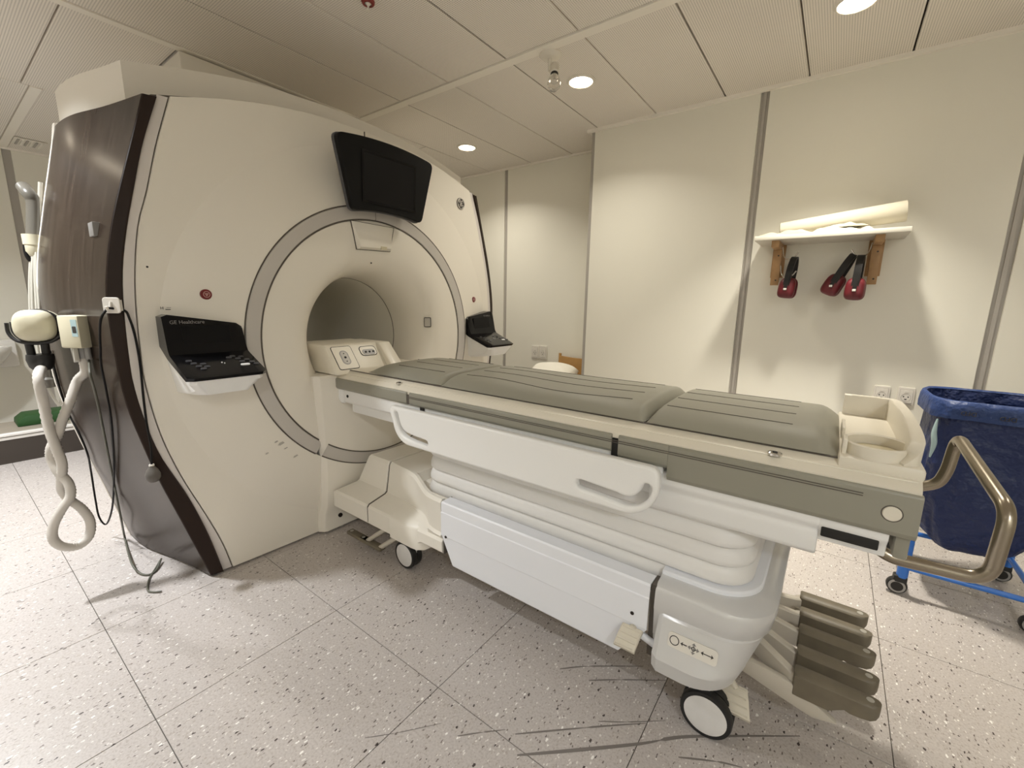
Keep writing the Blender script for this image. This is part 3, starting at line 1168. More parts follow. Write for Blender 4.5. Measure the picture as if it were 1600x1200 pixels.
XE = .203
box('cradle_deck', (-2.62, CY-.290, .855), (XE-.01, CY+.290, .908), 'table_cream', tab, bev=.004)
for sg in (-1, 1):
    # cream ledge along both edges
    xprism('deck_ledge', [(.255, .924), (.264, .922), (.300, .898), (.309, .888), (.309, .872), (.255, .872)], -2.10, XE-.004, 'table_cream', sg, bev=.0)
    xprism('ledge_seam', [(.262, .9236), (.266, .9222), (.2665, .925), (.263, .9262)], -2.08, .05, 'seam_dark', sg)
    # olive rails
    r1 = xprism('side_rail_cover', [(.300, .884), (.313, .884), (.317, .878), (.317, .836), (.310, .826), (.296, .826)], -2.12, -1.502, 'rail_olive', sg, bev=.002)
    xprism('rail_slot', [(.300, .875), (.314, .872), (.314, .832), (.300, .832)], -1.504, -1.482, 'seam_dark', sg)
    xprism('side_rail_cover', [(.300, .884), (.313, .884), (.317, .878), (.317, .836), (.310, .826), (.296, .826)], -1.484, -.522, 'rail_olive', sg, bev=.002)
    r2 = xprism('side_rail_cover', [(.300, .884), (.313, .884), (.317, .878), (.319, .79), (.312, .778), (.292, .778)], -.345, XE, 'rail_olive', sg, bev=.002)
    xprism('side_rail_cover', [(.300, .884), (.313, .884), (.317, .878), (.317, .822), (.310, .812), (.296, .812)], -.500, -.345, 'rail_olive', sg, bev=.002)
    for z in (.866, .860):
        xprism('rail_groove', [(.316, z), (.3185, z+.0012), (.3185, z-.0012)], -1.484, .10, 'seam_dark', sg)
    xprism('rail_slot', [(.29, .87), (.311, .87), (.311, .80), (.29, .80)], -.523, -.499, 'hole_black', sg)
    # white under-rail
    xprism('under_rail', [(.27, .84), (.303, .83), (.303, .765), (.288, .752), (.24, .752)], -2.02, -.36, 'table_white', sg, bev=.004)
    prism('under_rail_nose', [(-2.13, .832), (-2.02, .832), (-2.02, .752), (-2.05, .752), (-2.09, .80)], 1, CY+sg*.24, CY+sg*.303, 'table_white', tab, bev=.004)
    # deep white trough toward the foot end
    xprism('foot_trough', [(.24, .80), (.3, .795), (.306, .785), (.306, .757), (.292, .738), (.296, .725), (.290, .676), (.275, .662), (.2, .662)], -.40, .03, 'table_white', sg, bev=.006)
    xprism('foot_trough', [(.24, .798), (.298, .793), (.3045, .784), (.3045, .758), (.291, .739), (.287, .71), (.2, .702)], .026, .16, 'table_white', sg, bev=.004)
    box('handle_pocket', (.034, CY+sg*.2975-.004, .727), (.145, CY+sg*.2975+.004, .757), 'hole_black', tab, bev=.003)
    lathe('round_cap', [(0, .004), (.016, .004), (.0175, .002), (.0175, -.004)], (.155, CY+sg*.3165, .832), (0, sg, 0), 'table_cream', tab, n=28)
    lathe('cap_gap', [(0, .001), (.0195, .001), (.0195, -.004)], (.155, CY+sg*.3178, .832), (0, sg, 0), 'seam_dark', tab, n=28)
    for x in (-.085, -1.585):
        lathe('strap_anchor', [(0, .001), (.006, .0035), (.014, .004), (.017, .002), (.017, -.004)], (x, CY+sg*.283, .911), (0, -.0, 1), 'chrome', tab, n=24)
        lathe('anchor_hole', [(0, .0045), (.006, .0045), (.006, .002)], (x, CY+sg*.283, .911), (0, 0, 1), 'hole_black', tab, n=12)
    for x in (-1.41, -.485):
        box('rail_hinge', (x-.012, CY+sg*.303-.006, .77), (x+.012, CY+sg*.303+.012, .84), 'hole_black', tab)
    lathe('rail_screw', [(0, .002), (.008, .002), (.008, -.004)], (-1.98, CY+sg*.3035, .795), (0, sg, 0), 'hole_black', tab, n=12)

# side handle boards with curved grips
def arc(cx, cy, r, a0, a1, n):
    return [(cx+r*math.cos(a0+(a1-a0)*k/n), cy+r*math.sin(a0+(a1-a0)*k/n)) for k in range(n+1)]


def thick_poly(line, wdt):
    L_, R_ = [], []
    n_ = len(line)
    for i in range(n_):
        a_ = Vector(line[max(i-1, 0)])
        b_ = Vector(line[min(i+1, n_-1)])
        t = (b_-a_).normalized()
        s = Vector((-t.y, t.x))*wdt*.5
        c_ = Vector(line[i])
        L_.append(c_+s)
        R_.append(c_-s)
    e0 = [Vector(line[-1])+(Vector(L_[-1])-Vector(line[-1]))*math.cos(k*PI/4)+(Vector(line[-1])-Vector(line[-2])).normalized()*wdt*.5*math.sin(k*PI/4) for k in range(1, 4)]
    e1 = [Vector(line[0])+(Vector(R_[0])-Vector(line[0]))*math.cos(k*PI/4)+(Vector(line[0])-Vector(line[1])).normalized()*wdt*.5*math.sin(k*PI/4) for k in range(1, 4)]
    return [(q_.x, q_.y) for q_ in L_+e0+R_[::-1]+e1]


SX0, SX1, SZ0, SZ1 = -1.565, -.352, .658, .824
outl_s = arc(SX0+.022, SZ1-.022, .022, PI, PI/2, 5)+arc(SX1-.03, SZ1-.03, .03, PI/2, 0, 5)+arc(SX1-.105, SZ0+.105, .105, 0, -PI/2, 10)+arc(SX0+.125, SZ0+.105, .105, -PI/2, -PI*.93, 10)
slot_r = thick_poly([(SX1-.25, SZ0+.053)]+arc(SX1-.100, SZ0+.108, .068, -PI/2-.35, -.15, 8), .030)
slot_l = thick_poly([(SX0+.235, SZ0+.036), (SX0+.16, SZ0+.040)]+arc(SX0+.128, SZ0+.118, .074, -PI/2-.25, -PI*.93, 7)+[(SX0+.045, SZ0+.132)], .024)
for sg in (-1, 1):
    plate('side_handle', [outl_s, slot_l, slot_r], .034, ((0, CY+sg*.348, 0), (1, 0, 0), (0, 0, 1), (0, -1, 0)), 'rail_white', tab, bevel=.010, bres=4)
    for x in (-1.41, -.485, -.95):
        box('handle_bracket', (x-.02, min(CY+sg*.295, CY+sg*.335), .772), (x+.02, max(CY+sg*.295, CY+sg*.335), .80), 'table_white', tab, bev=.003)

# under frame linking the deck to the bellows
box('under_frame', (-2.0, CY-.27, .70), (-.02, CY+.27, .86), 'table_white', tab, bev=.01)
box('under_frame_foot', (-.05, CY-.27, .705), (.15, CY+.27, .86), 'table_white', tab, bev=.01)
box('end_plate', (.17, CY-.30, .72), (XE-.006, CY+.30, .90), 'rail_olive', tab, bev=.006)
# head-end connector block (inside the bore)
hb = prism('connector_block', [(-2.36, .905), (-2.0, .905), (-2.005, .925), (-2.10, 1.045), (-2.115, 1.052), (-2.36, 1.055)], 1, CY-.345, CY-.02, 'table_cream', tab, bev=.006)
hb2 = prism('connector_side', [(-2.36, .905), (-1.95, .905), (-1.955, .918), (-2.08, 1.05), (-2.36, 1.05)], 1, CY-.03, CY+.05, 'table_cream', tab, bev=.006)
cv = Vector((-.095, 0, .12)).normalized()
cn = Vector((.12, 0, .095)).normalized()
cc = Vector((-2.052, CY-.26, .985))
plate('connector_plate', [rrect(.118, .142, .012)], .003, (cc, (0, 1, 0), cv, cn), 'hole_black', hb)
plate('connector_plate', [rrect(.112, .136, .010)], .004, (cc, (0, 1, 0), cv, cn), 'table_cream', hb)
plate('connector_socket', [rrect(.048, .086, .022)], .006, (cc, (0, 1, 0), cv, cn), 'caster_grey', hb)
plate('connector_socket', [rrect(.036, .074, .017)], .007, (cc, (0, 1, 0), cv, cn), 'socket_grey', hb)
for dv in (-.024, 0, .024):
    lathe('connector_pin', [(0, .005), (.0065 if dv == 0 else .003, .005), (.0065 if dv == 0 else .003, 0)], cc+cv*dv, cn, 'hole_black', hb, n=12)
cc2 = cc+Vector((0, .155, 0))+cv*.03
plate('connector_port', [rrect(.105, .062, .02)], .003, (cc2, (0, 1, 0), cv, cn), 'hole_black', hb)
plate('connector_port', [rrect(.098, .055, .018)], .004, (cc2, (0, 1, 0), cv, cn), 'table_cream', hb)
plate('connector_port', [rrect(.08, .034, .014)], .006, (cc2-cv*.008, (0, 1, 0), cv, cn), 'caster_grey', hb)
for du in (-.02, .004, .028):
    lathe('connector_pin', [(0, .006), (.006, .006), (.006, 0)], cc2-cv*.008+Vector((0, du, 0)), cn, 'hole_black', hb, n=10)

# foot-end tray with cup holder
tr = box('foot_tray', (.045, CY-.285, .905), (XE, CY+.285, .936), 'table_cream', tab, bev=.008)
rim = [(.165, -.283), (.195, -.262), (.204, -.18), (.206, 0), (.204, .18), (.195, .262), (.16, .283), (.10, .285), (.055, .285)]
rimc = [Vector((a_, CY+b_, 0)) for a_, b_ in rim]
rings = []
cm = catmull([(a_, CY+b_, .93) for a_, b_ in rim], 5)
for i, c_ in enumerate(cm):
    t = (cm[min(i+1, len(cm)-1)]-cm[max(i-1, 0)]).normalized()
    s = Vector((-t.y, t.x, 0))
    f_ = i/(len(cm)-1)
    zt = interp([(0, .94), (.15, .985), (.35, 1.0), (1, 1.0)], f_)
    rings.append([c_+s*.004, c_+s*.002+Vector((0, 0, zt-.932)), c_+s*.006+Vector((0, 0, zt-.93)), c_+s*.026+Vector((0, 0, zt-.93)), c_+s*.030+Vector((0, 0, zt-.934)), c_+s*.034])
loft('tray_rim', rings, 'table_cream', tab, smooth=45)
ring_c = Vector((.118, CY-.20, .934))
VV = []
for r_, h_ in ((.072, 0), (.070, .028), (.066, .031), (.062, .028), (.061, .004)):
    VV.append([ring_c+Vector((math.cos(t*PI/20)*r_*.95, math.sin(t*PI/20)*r_*1.15, h_)) for t in range(40)])
loft('cup_holder', VV, 'table_cream', tab, cap0=False, cap1=False)
loft('grip_disc', [[ring_c+Vector((math.cos(t*PI/20)*.058*.95, math.sin(t*PI/20)*.058*1.15, h_)) for t in range(40)] for h_ in (0, .006)], 'velcro_beige', tab)
box('tray_divider', (.05, CY-.10, .93), (.058, CY+.02, .965), 'table_cream', tab, bev=.003)
box('tray_divider', (.05, CY-.26, .93), (.060, CY-.20, .972), 'table_cream', tab, bev=.003)

# steel push handle
YN, YF = CY-.19, CY+.19
hp = [at(1366, 838, 1, YN)-Vector((.02, 0, -.012)), at(1372, 858, 1, YN), at(1395, 872, 1, YN), at(1545, 908, 1, YN), at(1578, 800, 1, YN),
      at(1497, 682, 1, YF), at(1480, 735, 1, YF), at(1466, 756, 1, YF), at(1438, 760, 1, YF)]
tube('push_handle', rounded_path(hp, .045, 8), .0155, 'steel', tab, 16)

# bellows
def sring(x0, x1, hw, z, r=.10, seg=7, c=0.0):
    return [(a_, CY+b_, z) for a_, b_ in rrect(x1-x0, hw*2, r, seg, (x0+x1)/2, 0)]


folds = 5
rings = []
ZB0, ZB1 = .418, .705
for k in range(folds):
    za, zb = ZB0+(ZB1-ZB0)*k/folds, ZB0+(ZB1-ZB0)*(k+1)/folds
    g = .012*(folds-k)/folds
    for t, d in ((0, -.010), (.07, .001), (.16, .006), (.40, .006), (.70, .000), (.92, -.007)):
        z = za+(zb-za)*t
        e = d+g
        rings.append(sring(-1.445-e, -.118+e, .258+e, z, .085+max(0, e)))
loft('bellows', rings, 'bellows_white', tab, smooth=60)

# lower base: long covers, dock end and foot end
for sg in (-1, 1):
    f = lambda d: CY+sg*d
    # cover with two shallow steps, cut corners
    prof = [(.352, .452), (.357, .446), (.357, .408), (.360, .404), (.360, .300), (.356, .296), (.350, .172), (.346, .166), (.30, .166), (.30, .452)]
    V, F = [], []
    xa, xb = -1.248, -.352
    ends = [(xa, xb)]*5+[(xa, xb), (xa+.0, xb), (xa+.058, xb-.09), (xa+.062, xb-.10)]
    ends = {.166: (xa+.060, xb-.092), .172: (xa+.056, xb-.088)}
    n_ = len(prof)
    for d, z in prof:
        e = ends.get(z, (xa, xb))
        V.append((e[0], f(d), z))
    for d, z in prof:
        e = ends.get(z, (xa, xb))
        V.append((e[1], f(d), z))
    # low corners: extra bend at z=.24 handled by the end polygons
    F = [tuple(range(n_)), tuple(range(n_, 2*n_))[::-1]]+[(i, (i+1) % n_, n_+(i+1) % n_, n_+i) for i in range(n_)]
    pyd('base_cover', V, F, 'base_white', tab, 25)
    xprism('base_gap', [(.29, .449), (.348, .449), (.342, .20), (.29, .20)], -1.2525, -1.2475, 'seam_dark', sg)
    xprism('base_gap', [(.29, .449), (.345, .449), (.338, .20), (.29, .20)], -.3525, -.337, 'seam_dark', sg)
    xprism('base_ledge', [(.19, .40), (.306, .40), (.306, .413), (.19, .413)], -1.25, -.34, 'rail_olive', sg)
    lathe('cover_screw', [(0, .002), (.006, .002), (.006, -.003)], (-1.22, f(.360), .30), (0, sg, 0), 'screw_dark', tab, n=10)
    lathe('cover_screw', [(0, .002), (.006, .002), (.006, -.003)], (-.40, f(.360), .335), (0, sg, 0), 'screw_dark', tab, n=10)
box('base_frame', (-1.95, CY-.20, .16), (-.30, CY+.20, .415), 'base_cream', tab, bev=.01)
loft('bellows_collar', [sring(-1.475, -.105, .280, .409, .10), sring(-1.475, -.105, .280, .418, .10), sring(-1.467, -.112, .272, .424, .10)], 'base_cream', tab)

# dock end (toward the scanner): stepped cover wrapping the bellows
def step_section(x, low, mid, top, z0, zr, e=0.0, slant=0.0, zt=.457):
    """half outline: bumper, sloped shoulder, rim and floor of the bellows recess"""
    h = [(low-e-.012, z0, 0), (low-e, z0+.012, 0), (low-e, .258, 0), (low-e-.010, .270, .15), (mid-e+.012, .292, .4), (mid-e, .302, .45),
         (top-e+.005, zt-.014, .95), (top-e-.006, zt-e, 1), (top-e-.022, zt-e, 1), (top-e-.034, min(zr, zt-e-.001), 1)]
    return [(x+slant*k, CY-d, z) for d, z, k in h]+[(x+slant*k, CY+d, z) for d, z, k in h[::-1]]


loft('dock_cover', [step_section(-2.088, .357, .236, .207, .165, .457, .008, .13), step_section(-2.080, .357, .236, .207, .165, .457, 0, .13),
                    step_section(-1.793, .357, .236, .207, .165, .457, 0), step_section(-1.789, .357, .236, .207, .165, .457, .004)], 'base_cream', tab, smooth=28)
loft('dock_gap', [step_section(x, .349, .228, .199, .17, .449, 0, 0, .449) for x in (-1.79, -1.774)], 'seam_dark', tab)
loft('dock_cover', [step_section(x, lo_, mi_, to_, z0_, zr_, e_) for x, lo_, mi_, to_, z0_, zr_, e_ in (
    (-1.777, .357, .236, .207, .165, .457, .004), (-1.773, .357, .236, .207, .165, .457, 0), (-1.62, .357, .248, .226, .165, .456, 0),
    (-1.56, .357, .254, .240, .165, .452, 0), (-1.53, .357, .258, .252, .165, .415, 0), (-1.48, .357, .268, .278, .165, .412, 0),
    (-1.43, .355, .285, .305, .175, .412, 0), (-1.39, .352, .308, .326, .200, .412, 0), (-1.35, .352, .334, .342, .200, .412, 0), (-1.30, .352, .345, .350, .200, .412, 0), (-1.253, .352, .348, .352, .200, .412, 0))], 'base_cream', tab, smooth=32)
for sg in (-1, 1):
    # rounded end of the bumper over the caster
    pl = [(-1.60, .30), (-1.60, .3595), (-1.45, .3605), (-1.415, .357), (-1.385, .335), (-1.378, .30)]
    rings = [[(x, CY+sg*d, z) for x, d in pl] for z in (.163, .259)]
    rings.append([(x-(.004 if x > -1.5 else 0), CY+sg*(d-.008 if d > .31 else d), .272) for x, d in pl])
    rings.append([(x, CY+sg*(.262+(d-.30)*.1), .296) for x, d in pl])
    loft('caster_bumper', rings, 'base_cream', tab, smooth=50)

# foot end: silver rounded housing
def foot_ring(z, hw_, xe_, xs0=-.338, r_=.13):
    pts = [(xs0, CY-hw_, z)]
    pts += [(xe_-r_+r_*math.sin(a_), CY-hw_+r_-r_*math.cos(a_), z) for a_ in [PI/2*k/10 for k in range(11)]]
    pts += [(xe_-r_+r_*math.cos(a_), CY+hw_-r_+r_*math.sin(a_), z) for a_ in [PI/2*k/10 for k in range(11)]]
    pts += [(xs0, CY+hw_, z)]
    return pts


fr = [(.215, .330, -.115), (.28, .340, -.085), (.372, .350, -.045), (.380, .353, -.040), (.432, .350, -.030), (.445, .344, -.032), (.455, .330, -.045), (.460, .300, -.062), (.461, .290, -.07)]
loft('foot_housing', [foot_ring(*q_) for q_ in fr], 'base_silver', tab, smooth=32)
loft('housing_lip', [foot_ring(z, h_, x_) for z, h_, x_ in ((.455, .292, -.075), (.470, .292, -.075), (.474, .288, -.079), (.474, .27, -.09))], 'base_white', tab, smooth=30)
fl_ = [(.206, .392, -.112), (.212, .400, -.106), (.258, .406, -.090), (.270, .400, -.085), (.275, .396, -.084), (.366, .358, -.050), (.374, .348, -.05)]
rings = [foot_ring(z, h_, x_, xs0=-.305 if z < .26 else -.307) for z, h_, x_ in fl_]
for r_, (z, h_, x_) in zip(rings, fl_):
    r_.insert(0, (-.322, CY-h_+.012, z+(.006 if z < .26 else 0)))
    r_.insert(0, (-.326, CY-h_+.05, z+(.006 if z < .26 else 0)))
    r_.append((-.322, CY+h_-.012, z+(.006 if z < .26 else 0)))
    r_.append((-.326, CY+h_-.05, z+(.006 if z < .26 else 0)))
loft('caster_housing', rings, 'base_silver', tab, smooth=28)
for sg in (-1, 1):
    sv_ = Vector((0, -sg*.036, .10)).normalized()
    sn_ = Vector((0, sg*.10, .036)).normalized()
    su_ = Vector((1, 0, 0)) if sg < 0 else Vector((-1, 0, 0))
    so = Vector((-.215, CY+sg*.3775, .322))
    lab = plate('pedal_label', [rrect(.135, .042, .010)], .003, (so, su_, sv_, sn_), 'label_cream', tab)
    fr_ = lambda dx: (so+su_*dx+sn_*.0016, su_, sv_, sn_)
    circ = lambda r_: [(r_*math.cos(t*PI/14), r_*math.sin(t*PI/14)) for t in range(28)]
    plate('label_symbol', [circ(.0135), circ(.0112)], .0008, fr_(-.049), 'letter_dark', lab)
    arw = [(-.010, 0), (-.003, .006), (-.004, .0015), (.008, .0015), (.008, -.0015), (-.004, -.0015), (-.003, -.006)]
    plate('label_symbol', [arw], .0008, fr_(-.022), 'letter_dark', lab)
    cross = []
    for q_ in range(4):
        c_, s_ = math.cos(q_*PI/2), math.sin(q_*PI/2)
        for a_, b_ in ((.0015, .003), (.0015, .009), (.006, .009), (0, .016), (-.006, .009), (-.0015, .009), (-.0015, .003)):
            cross.append((a_*c_+b_*s_, -a_*s_+b_*c_))
    plate('label_symbol', [cross], .0008, fr_(.004), 'letter_grey', lab)
    plate('label_symbol', [circ(.006), circ(.0042)], .0010, fr_(.004), 'letter_dark', lab)
    dbl = [(-.017, 0), (-.010, .006), (-.011, .0012), (.011, .0012), (.010, .006), (.017, 0), (.010, -.006), (.011, -.0012), (-.011, -.0012), (-.010, -.006)]
    plate('label_symbol', [dbl], .0008, fr_(.041), 'letter_dark', lab)

# casters


def caster(x, y, parent, r=.075, wdt=.05, leg=.23, m='caster_white', back=-.03, lx=None):
    sg = -1 if y < CY else 1
    c = lathe('caster', [(.028, leg), (.030, r*1.2), (.028, r*.9), (0, r*.9)], (x+back, y+sg*-.012, 0), (0, 0, 1), m, parent, n=20)
    for s_ in (-1, 1):
        yy = y+s_*wdt*.30
        lathe('tyre', [(r*.80, .014), (r*.97, .013), (r, .007), (r, -.007), (r*.97, -.013), (r*.80, -.014)], (x, yy, r+.001), (0, 1, 0), 'tyre_black', c, n=40)
    for s_ in (-1, 1):
        lathe('wheel_cap', [(0, .0175), (r*.70, .0165), (r*.82, .014), (r*.82, -.01)], (x, y+s_*wdt*.30, r+.001), (0, s_, 0), m, c, n=40)
    prism('fork', [(x+back-.026, r*1.0), (x+back-.026, r*1.9), (x+back+.03, r*2.1), (x+.02, r*1.7), (x+.01, r*.9)], 1, y-.011, y+.011, m, c, bev=.004)
    return c


for y in (1.262, 2*CY-1.262):
    caster(-.170, y, tab, r=.074)
    caster(-1.545, y, tab, r=.068, back=.03)

# brake pedals
def brake(px, pts, ang_, sg, length=.075):
    pass


def pedal_tread(c, u, v, n_, L_=.075, W_=.052):
    rings = []
    for k in range(9):
        t = k/8
        drop = -.016*t*t
        rings.append([c+u*(t*L_)+v*s_*W_*.5+n_*(drop+h_) for s_, h_ in ((-1, -.006), (-1, .003), (-.9, .006), (.9, .006), (1, .003), (1, -.006))])
    p_ = loft('brake_pedal', rings, 'pedal_cream', tab, smooth=40)
    for t in (.12, .4, .68, .92):
        q_ = c+u*(t*L_)+n_*(-.016*t*t+.0055)
        a_, b_ = q_-v*W_*.42, q_+v*W_*.42
        V, F = tube_geo([a_, b_], .0028, 6)
        pyd('pedal_ridge', V, F, 'pedal_cream', p_)
    return p_


for sg in (-1, 1):
    pn = Vector((0, sg*.45, .9)).normalized()
    pu = Vector((.45, sg*.80, -.40)).normalized()
    pn = (pn-pu*pn.dot(pu)).normalized()
    pv = pn.cross(pu)
    c0 = Vector((-.395, CY+sg*.358, .285))
    pedal_tread(c0, Vector((-.12, sg*.85, -.50)).normalized(), Vector((1, 0, 0)), Vector((0, sg*.5, .85)).normalized(), .066, .066)
    tube('pedal_arm', [c0+Vector((0, -sg*.06, -.01)), c0+Vector((0.0, sg*.01, 0))], .012, 'pedal_cream', tab, 8)
    tube('pedal_arm', [c0+Vector((0, -sg*.01, -.012)), Vector((-.30, CY+sg*.34, .238))], .012, 'base_white', tab, 8)
    c1 = Vector((-.115, CY+sg*.235, .150))
    pedal_tread(c1, Vector((.25, sg*.88, -.38)).normalized(), Vector((1, 0, 0)), Vector((0, sg*.4, .9)).normalized(), .078, .078)
    tube('pedal_arm', [c1+Vector((-.06, -sg*.02, .05)), c1+Vector((.01, sg*.01, -.002))], .010, 'pedal_cream', tab, 8)

# fan of foot pedals at the foot end
ft = [at(1360, 966, 2, .25), at(1366, 996, 2, .248), at(1372, 1029, 2, .246), at(1377, 1070, 2, .244), at(1380, 1112, 2, .238)]
for k, tp in enumerate(ft):
    y = tp.y
    xt = tp.x
    base = Vector((-.12, CY+(y-CY)*.55, .268))
    mid = Vector((.005, CY+(y-CY)*.9, .235))
    g0 = Vector((xt-.200, y+.006, .232))
    # arm: flat bar
    path = catmull([base, mid, g0+Vector((0, 0, -.004)), g0+Vector((.03, 0, -.004))], 6)
    rings = []
    for i, c_ in enumerate(path):
        t_ = (path[min(i+1, len(path)-1)]-path[max(i-1, 0)]).normalized()
        s_ = Vector((-t_.y, t_.x, 0)).normalized()
        rings.append([c_+s_*.013+Vector((0, 0, -.045)), c_+s_*.013+Vector((0, 0, .007)), c_+s_*.009+Vector((0, 0, .011)), c_-s_*.009+Vector((0, 0, .011)), c_-s_*.013+Vector((0, 0, .007)), c_-s_*.013+Vector((0, 0, -.045))])
    loft('foot_pedal_arm', rings, 'pedal_arm', tab, smooth=40)
    rings = []
    L_ = .195
    for i, (t_, w_, h_) in enumerate(((0, .7, .9), (.02, .95, 1), (.08, 1, 1), (.45, 1, 1.0), (.55, .95, .8), (.62, .95, .66), (.68, .95, .72), (.80, .95, .70), (.90, .9, .66), (.96, .70, .58), (.99, .42, .45), (1.0, .12, .3))):
        c_ = g0+Vector((L_*t_, -.006*t_, .020+.004*t_))
        hw_, hh_ = .026*w_, .068*h_
        rings.append([c_+Vector((0, s_*hw_, zz_)) for s_, zz_ in ((1, -hh_), (1, -.006), (.75, 0), (-.75, 0), (-1, -.006), (-1, -hh_), (-.7, -hh_-.004), (.7, -hh_-.004))])
    gp = loft('foot_pedal_grip', rings, 'pedal_grip', tab, smooth=45)
    lathe('pedal_stud', [(0, .0012), (.0085, .0010), (.0095, -.002)], g0+Vector((L_*.88, -.005, .0236)), (0, 0, 1), 'pedal_dot', gp, n=20)
# dock-side pedals under the table
for (px, py) in ((548, 828), (566, 838)):
    p = at(px, py, 2, .07)
    box('dock_pedal', (p.x-.01, p.y-.02, .052), (p.x+.17, p.y+.02, .070), 'pedal_grip', tab, bev=.006)
    lathe('pedal_stud', [(0, .001), (.009, .001), (.009, -.002)], (p.x+.012, p.y, .070), (0, 0, 1), 'pedal_dot', tab, n=16)
    tube('dock_pedal_arm', [(p.x+.15, p.y, .062), (p.x+.30, p.y+.02, .18)], .012, 'pedal_arm', tab, 8)
# bellows apron of the base below the foot pedals
prism('pedal_apron', [(-.13, .19), (.02, .15), (.085, .135), (.14, .15), (.10, .175), (.02, .215), (-.13, .235)], 1, CY-.205, CY-.185, 'pedal_arm', tab, bev=.003)
prism('pedal_apron', [(-.13, .19), (.02, .15), (.085, .135), (.14, .15), (.10, .175), (.02, .215), (-.13, .235)], 1, CY+.185, CY+.205, 'pedal_arm', tab, bev=.003)

# ================================================================== TABLE PADS


def pad_top(d, f):
    """height above the deck of the pad at distance d from the centre line, f = end falloff 0..1"""
    a_ = abs(d)/.268
    return interp([(0, .050), (.35, .049), (.6, .046), (.74, .041), (.84, .033), (.93, .019), (.98, .008), (1, .002)], a_)*f


def pad(label, x0, x1, wavy, nlines, sx0, sx1, front=.035, back=.035, hw=.268):
    rings = []
    n_ = 26
    for k in range(n_+1):
        t = k/n_
        if k <= 5:
            u = k/5
            x = x0+front*u
            f = .12+.88*math.sin(u*PI/2)**.8
        elif k >= n_-5:
            u = (n_-k)/5
            x = x1-back*u
            f = .12+.88*math.sin(u*PI/2)**.8
        else:
            x = x0+front+(x1-x0-front-back)*(k-5)/(n_-10)
            f = 1
        row = []
        m_ = 24
        w_ = hw-.012*(1-f)
        row.append((x, CY-w_+.012, .9245))
        for j in range(m_+1):
            d = -w_+2*w_*j/m_
            row.append((x, CY+d, .9255+pad_top(d*.268/w_, f)))
        row.append((x, CY+w_-.012, .9245))
        rings.append(row)
    o = loft('table_pad', rings, 'pad_grey', None, smooth=60)
    tag(o, label, 'cushion', 'cushions on the scanner table')
    for q_ in range(nlines):
        d0 = -.175+.35*q_/(nlines-1)
        pts = []
        for k in range(41):
            t = k/40
            x = sx0+(sx1-sx0)*t
            d = d0+(wavy*math.sin(t*2*PI*1.05+.4) if wavy else 0)
            pts.append((x, CY+d, .9258+pad_top(d, 1)+.0002))
        tube('stitch_line', pts, .0013, 'stitch_line', o, 5)
    return o


pad('short grey-green head cushion at the bore end of the scanner table', -1.87, -1.345, 0, 4, -1.72, -1.40, front=.10, back=.03, hw=.262)
pad('long grey-green middle cushion with wavy stitching on the scanner table', -1.34, -.442, .018, 4, -1.27, -.52)
pad('grey-green foot cushion with straight stitching beside the cup holder tray', -.436, .048, 0, 4, -.40, -.06, back=.06)

# ================================================================== WALL SHELF AND WHAT IT CARRIES
sh = thing('wall_shelf', 'white wall shelf on two wooden brackets with metal hooks', 'shelf', (-.1, Y1, 1.67))
box('shelf_board', (-.453, Y1-.31, 1.672), (.252, Y1, 1.697), 'shelf_white', sh, bev=.002)
for bx in (-.345, .135):
    b = box('bracket', (bx-.022, Y1-.10, 1.42), (bx+.022, Y1-.075, 1.672), 'bracket_wood', sh, bev=.002)
    box('bracket_back', (bx-.035, Y1-.022, 1.47), (bx+.035, Y1, 1.672), 'bracket_wood', sh, bev=.002)
    box('bracket_rail', (bx-.020, Y1-.27, 1.635), (bx+.020, Y1-.022, 1.672), 'bracket_wood', sh, bev=.002)
    prism('bracket_brace', [(Y1-.075, 1.42), (Y1-.022, 1.44), (Y1-.022, 1.50), (Y1-.075, 1.64)], 0, bx-.018, bx+.018, 'bracket_wood', sh, bev=.002)
    for z in (1.65, 1.60, 1.45):
        lathe('bracket_screw', [(0, .002), (.005, .002), (.005, -.002)], (bx+.006, Y1-.10, z), (0, -1, 0), 'screw_dark', sh, n=10)
HK = {}
for i, (bx, sgn) in enumerate(((-.345, 1), (.135, -1))):
    hx = bx+sgn*.03
    for z in ((1.60, 1.49) if sgn > 0 else (1.60,)):
        pth = catmull([(bx+sgn*.022, Y1-.088, z+.05), (bx+sgn*.032, Y1-.092, z), (bx+sgn*.055, Y1-.12, z-.025), (bx+sgn*.09, Y1-.155, z-.022), (bx+sgn*.115, Y1-.165, z+.01)], 6)
        tube('coat_hook', pth, .0035, 'chrome', sh, 8)
    HK[i] = (bx+sgn*.075, Y1-.145, 1.578)

roll = thing('foam_roll', 'long cream foam sheet rolled up on the wall shelf', 'roll', (-.05, Y1-.11, 1.697))
V, F = [], []
sp = []
A_, B_ = Vector((-.345, Y1-.12, 1.745)), Vector((.232, Y1-.13, 1.802))
dirr = (B_-A_).normalized()
uu = Vector((0, 1, 0))
vv = dirr.cross(uu).normalized()
outer = []
for k in range(64):
    a_ = k*2*PI/64
    outer.append((math.cos(a_)*.050, math.sin(a_)*.047))
rings = [[A_+uu*a_*.8+vv*b_*.8 for a_, b_ in outer], [A_+uu*a_+vv*b_+dirr*.004 for a_, b_ in outer], [B_+uu*a_*1.15+vv*b_*1.15-dirr*.004 for a_, b_ in outer], [B_+uu*a_*1.12+vv*b_*1.12 for a_, b_ in outer]]
loft('rolled_sheet', rings, 'foam_cream', roll, cap0=True, cap1=False, smooth=40)
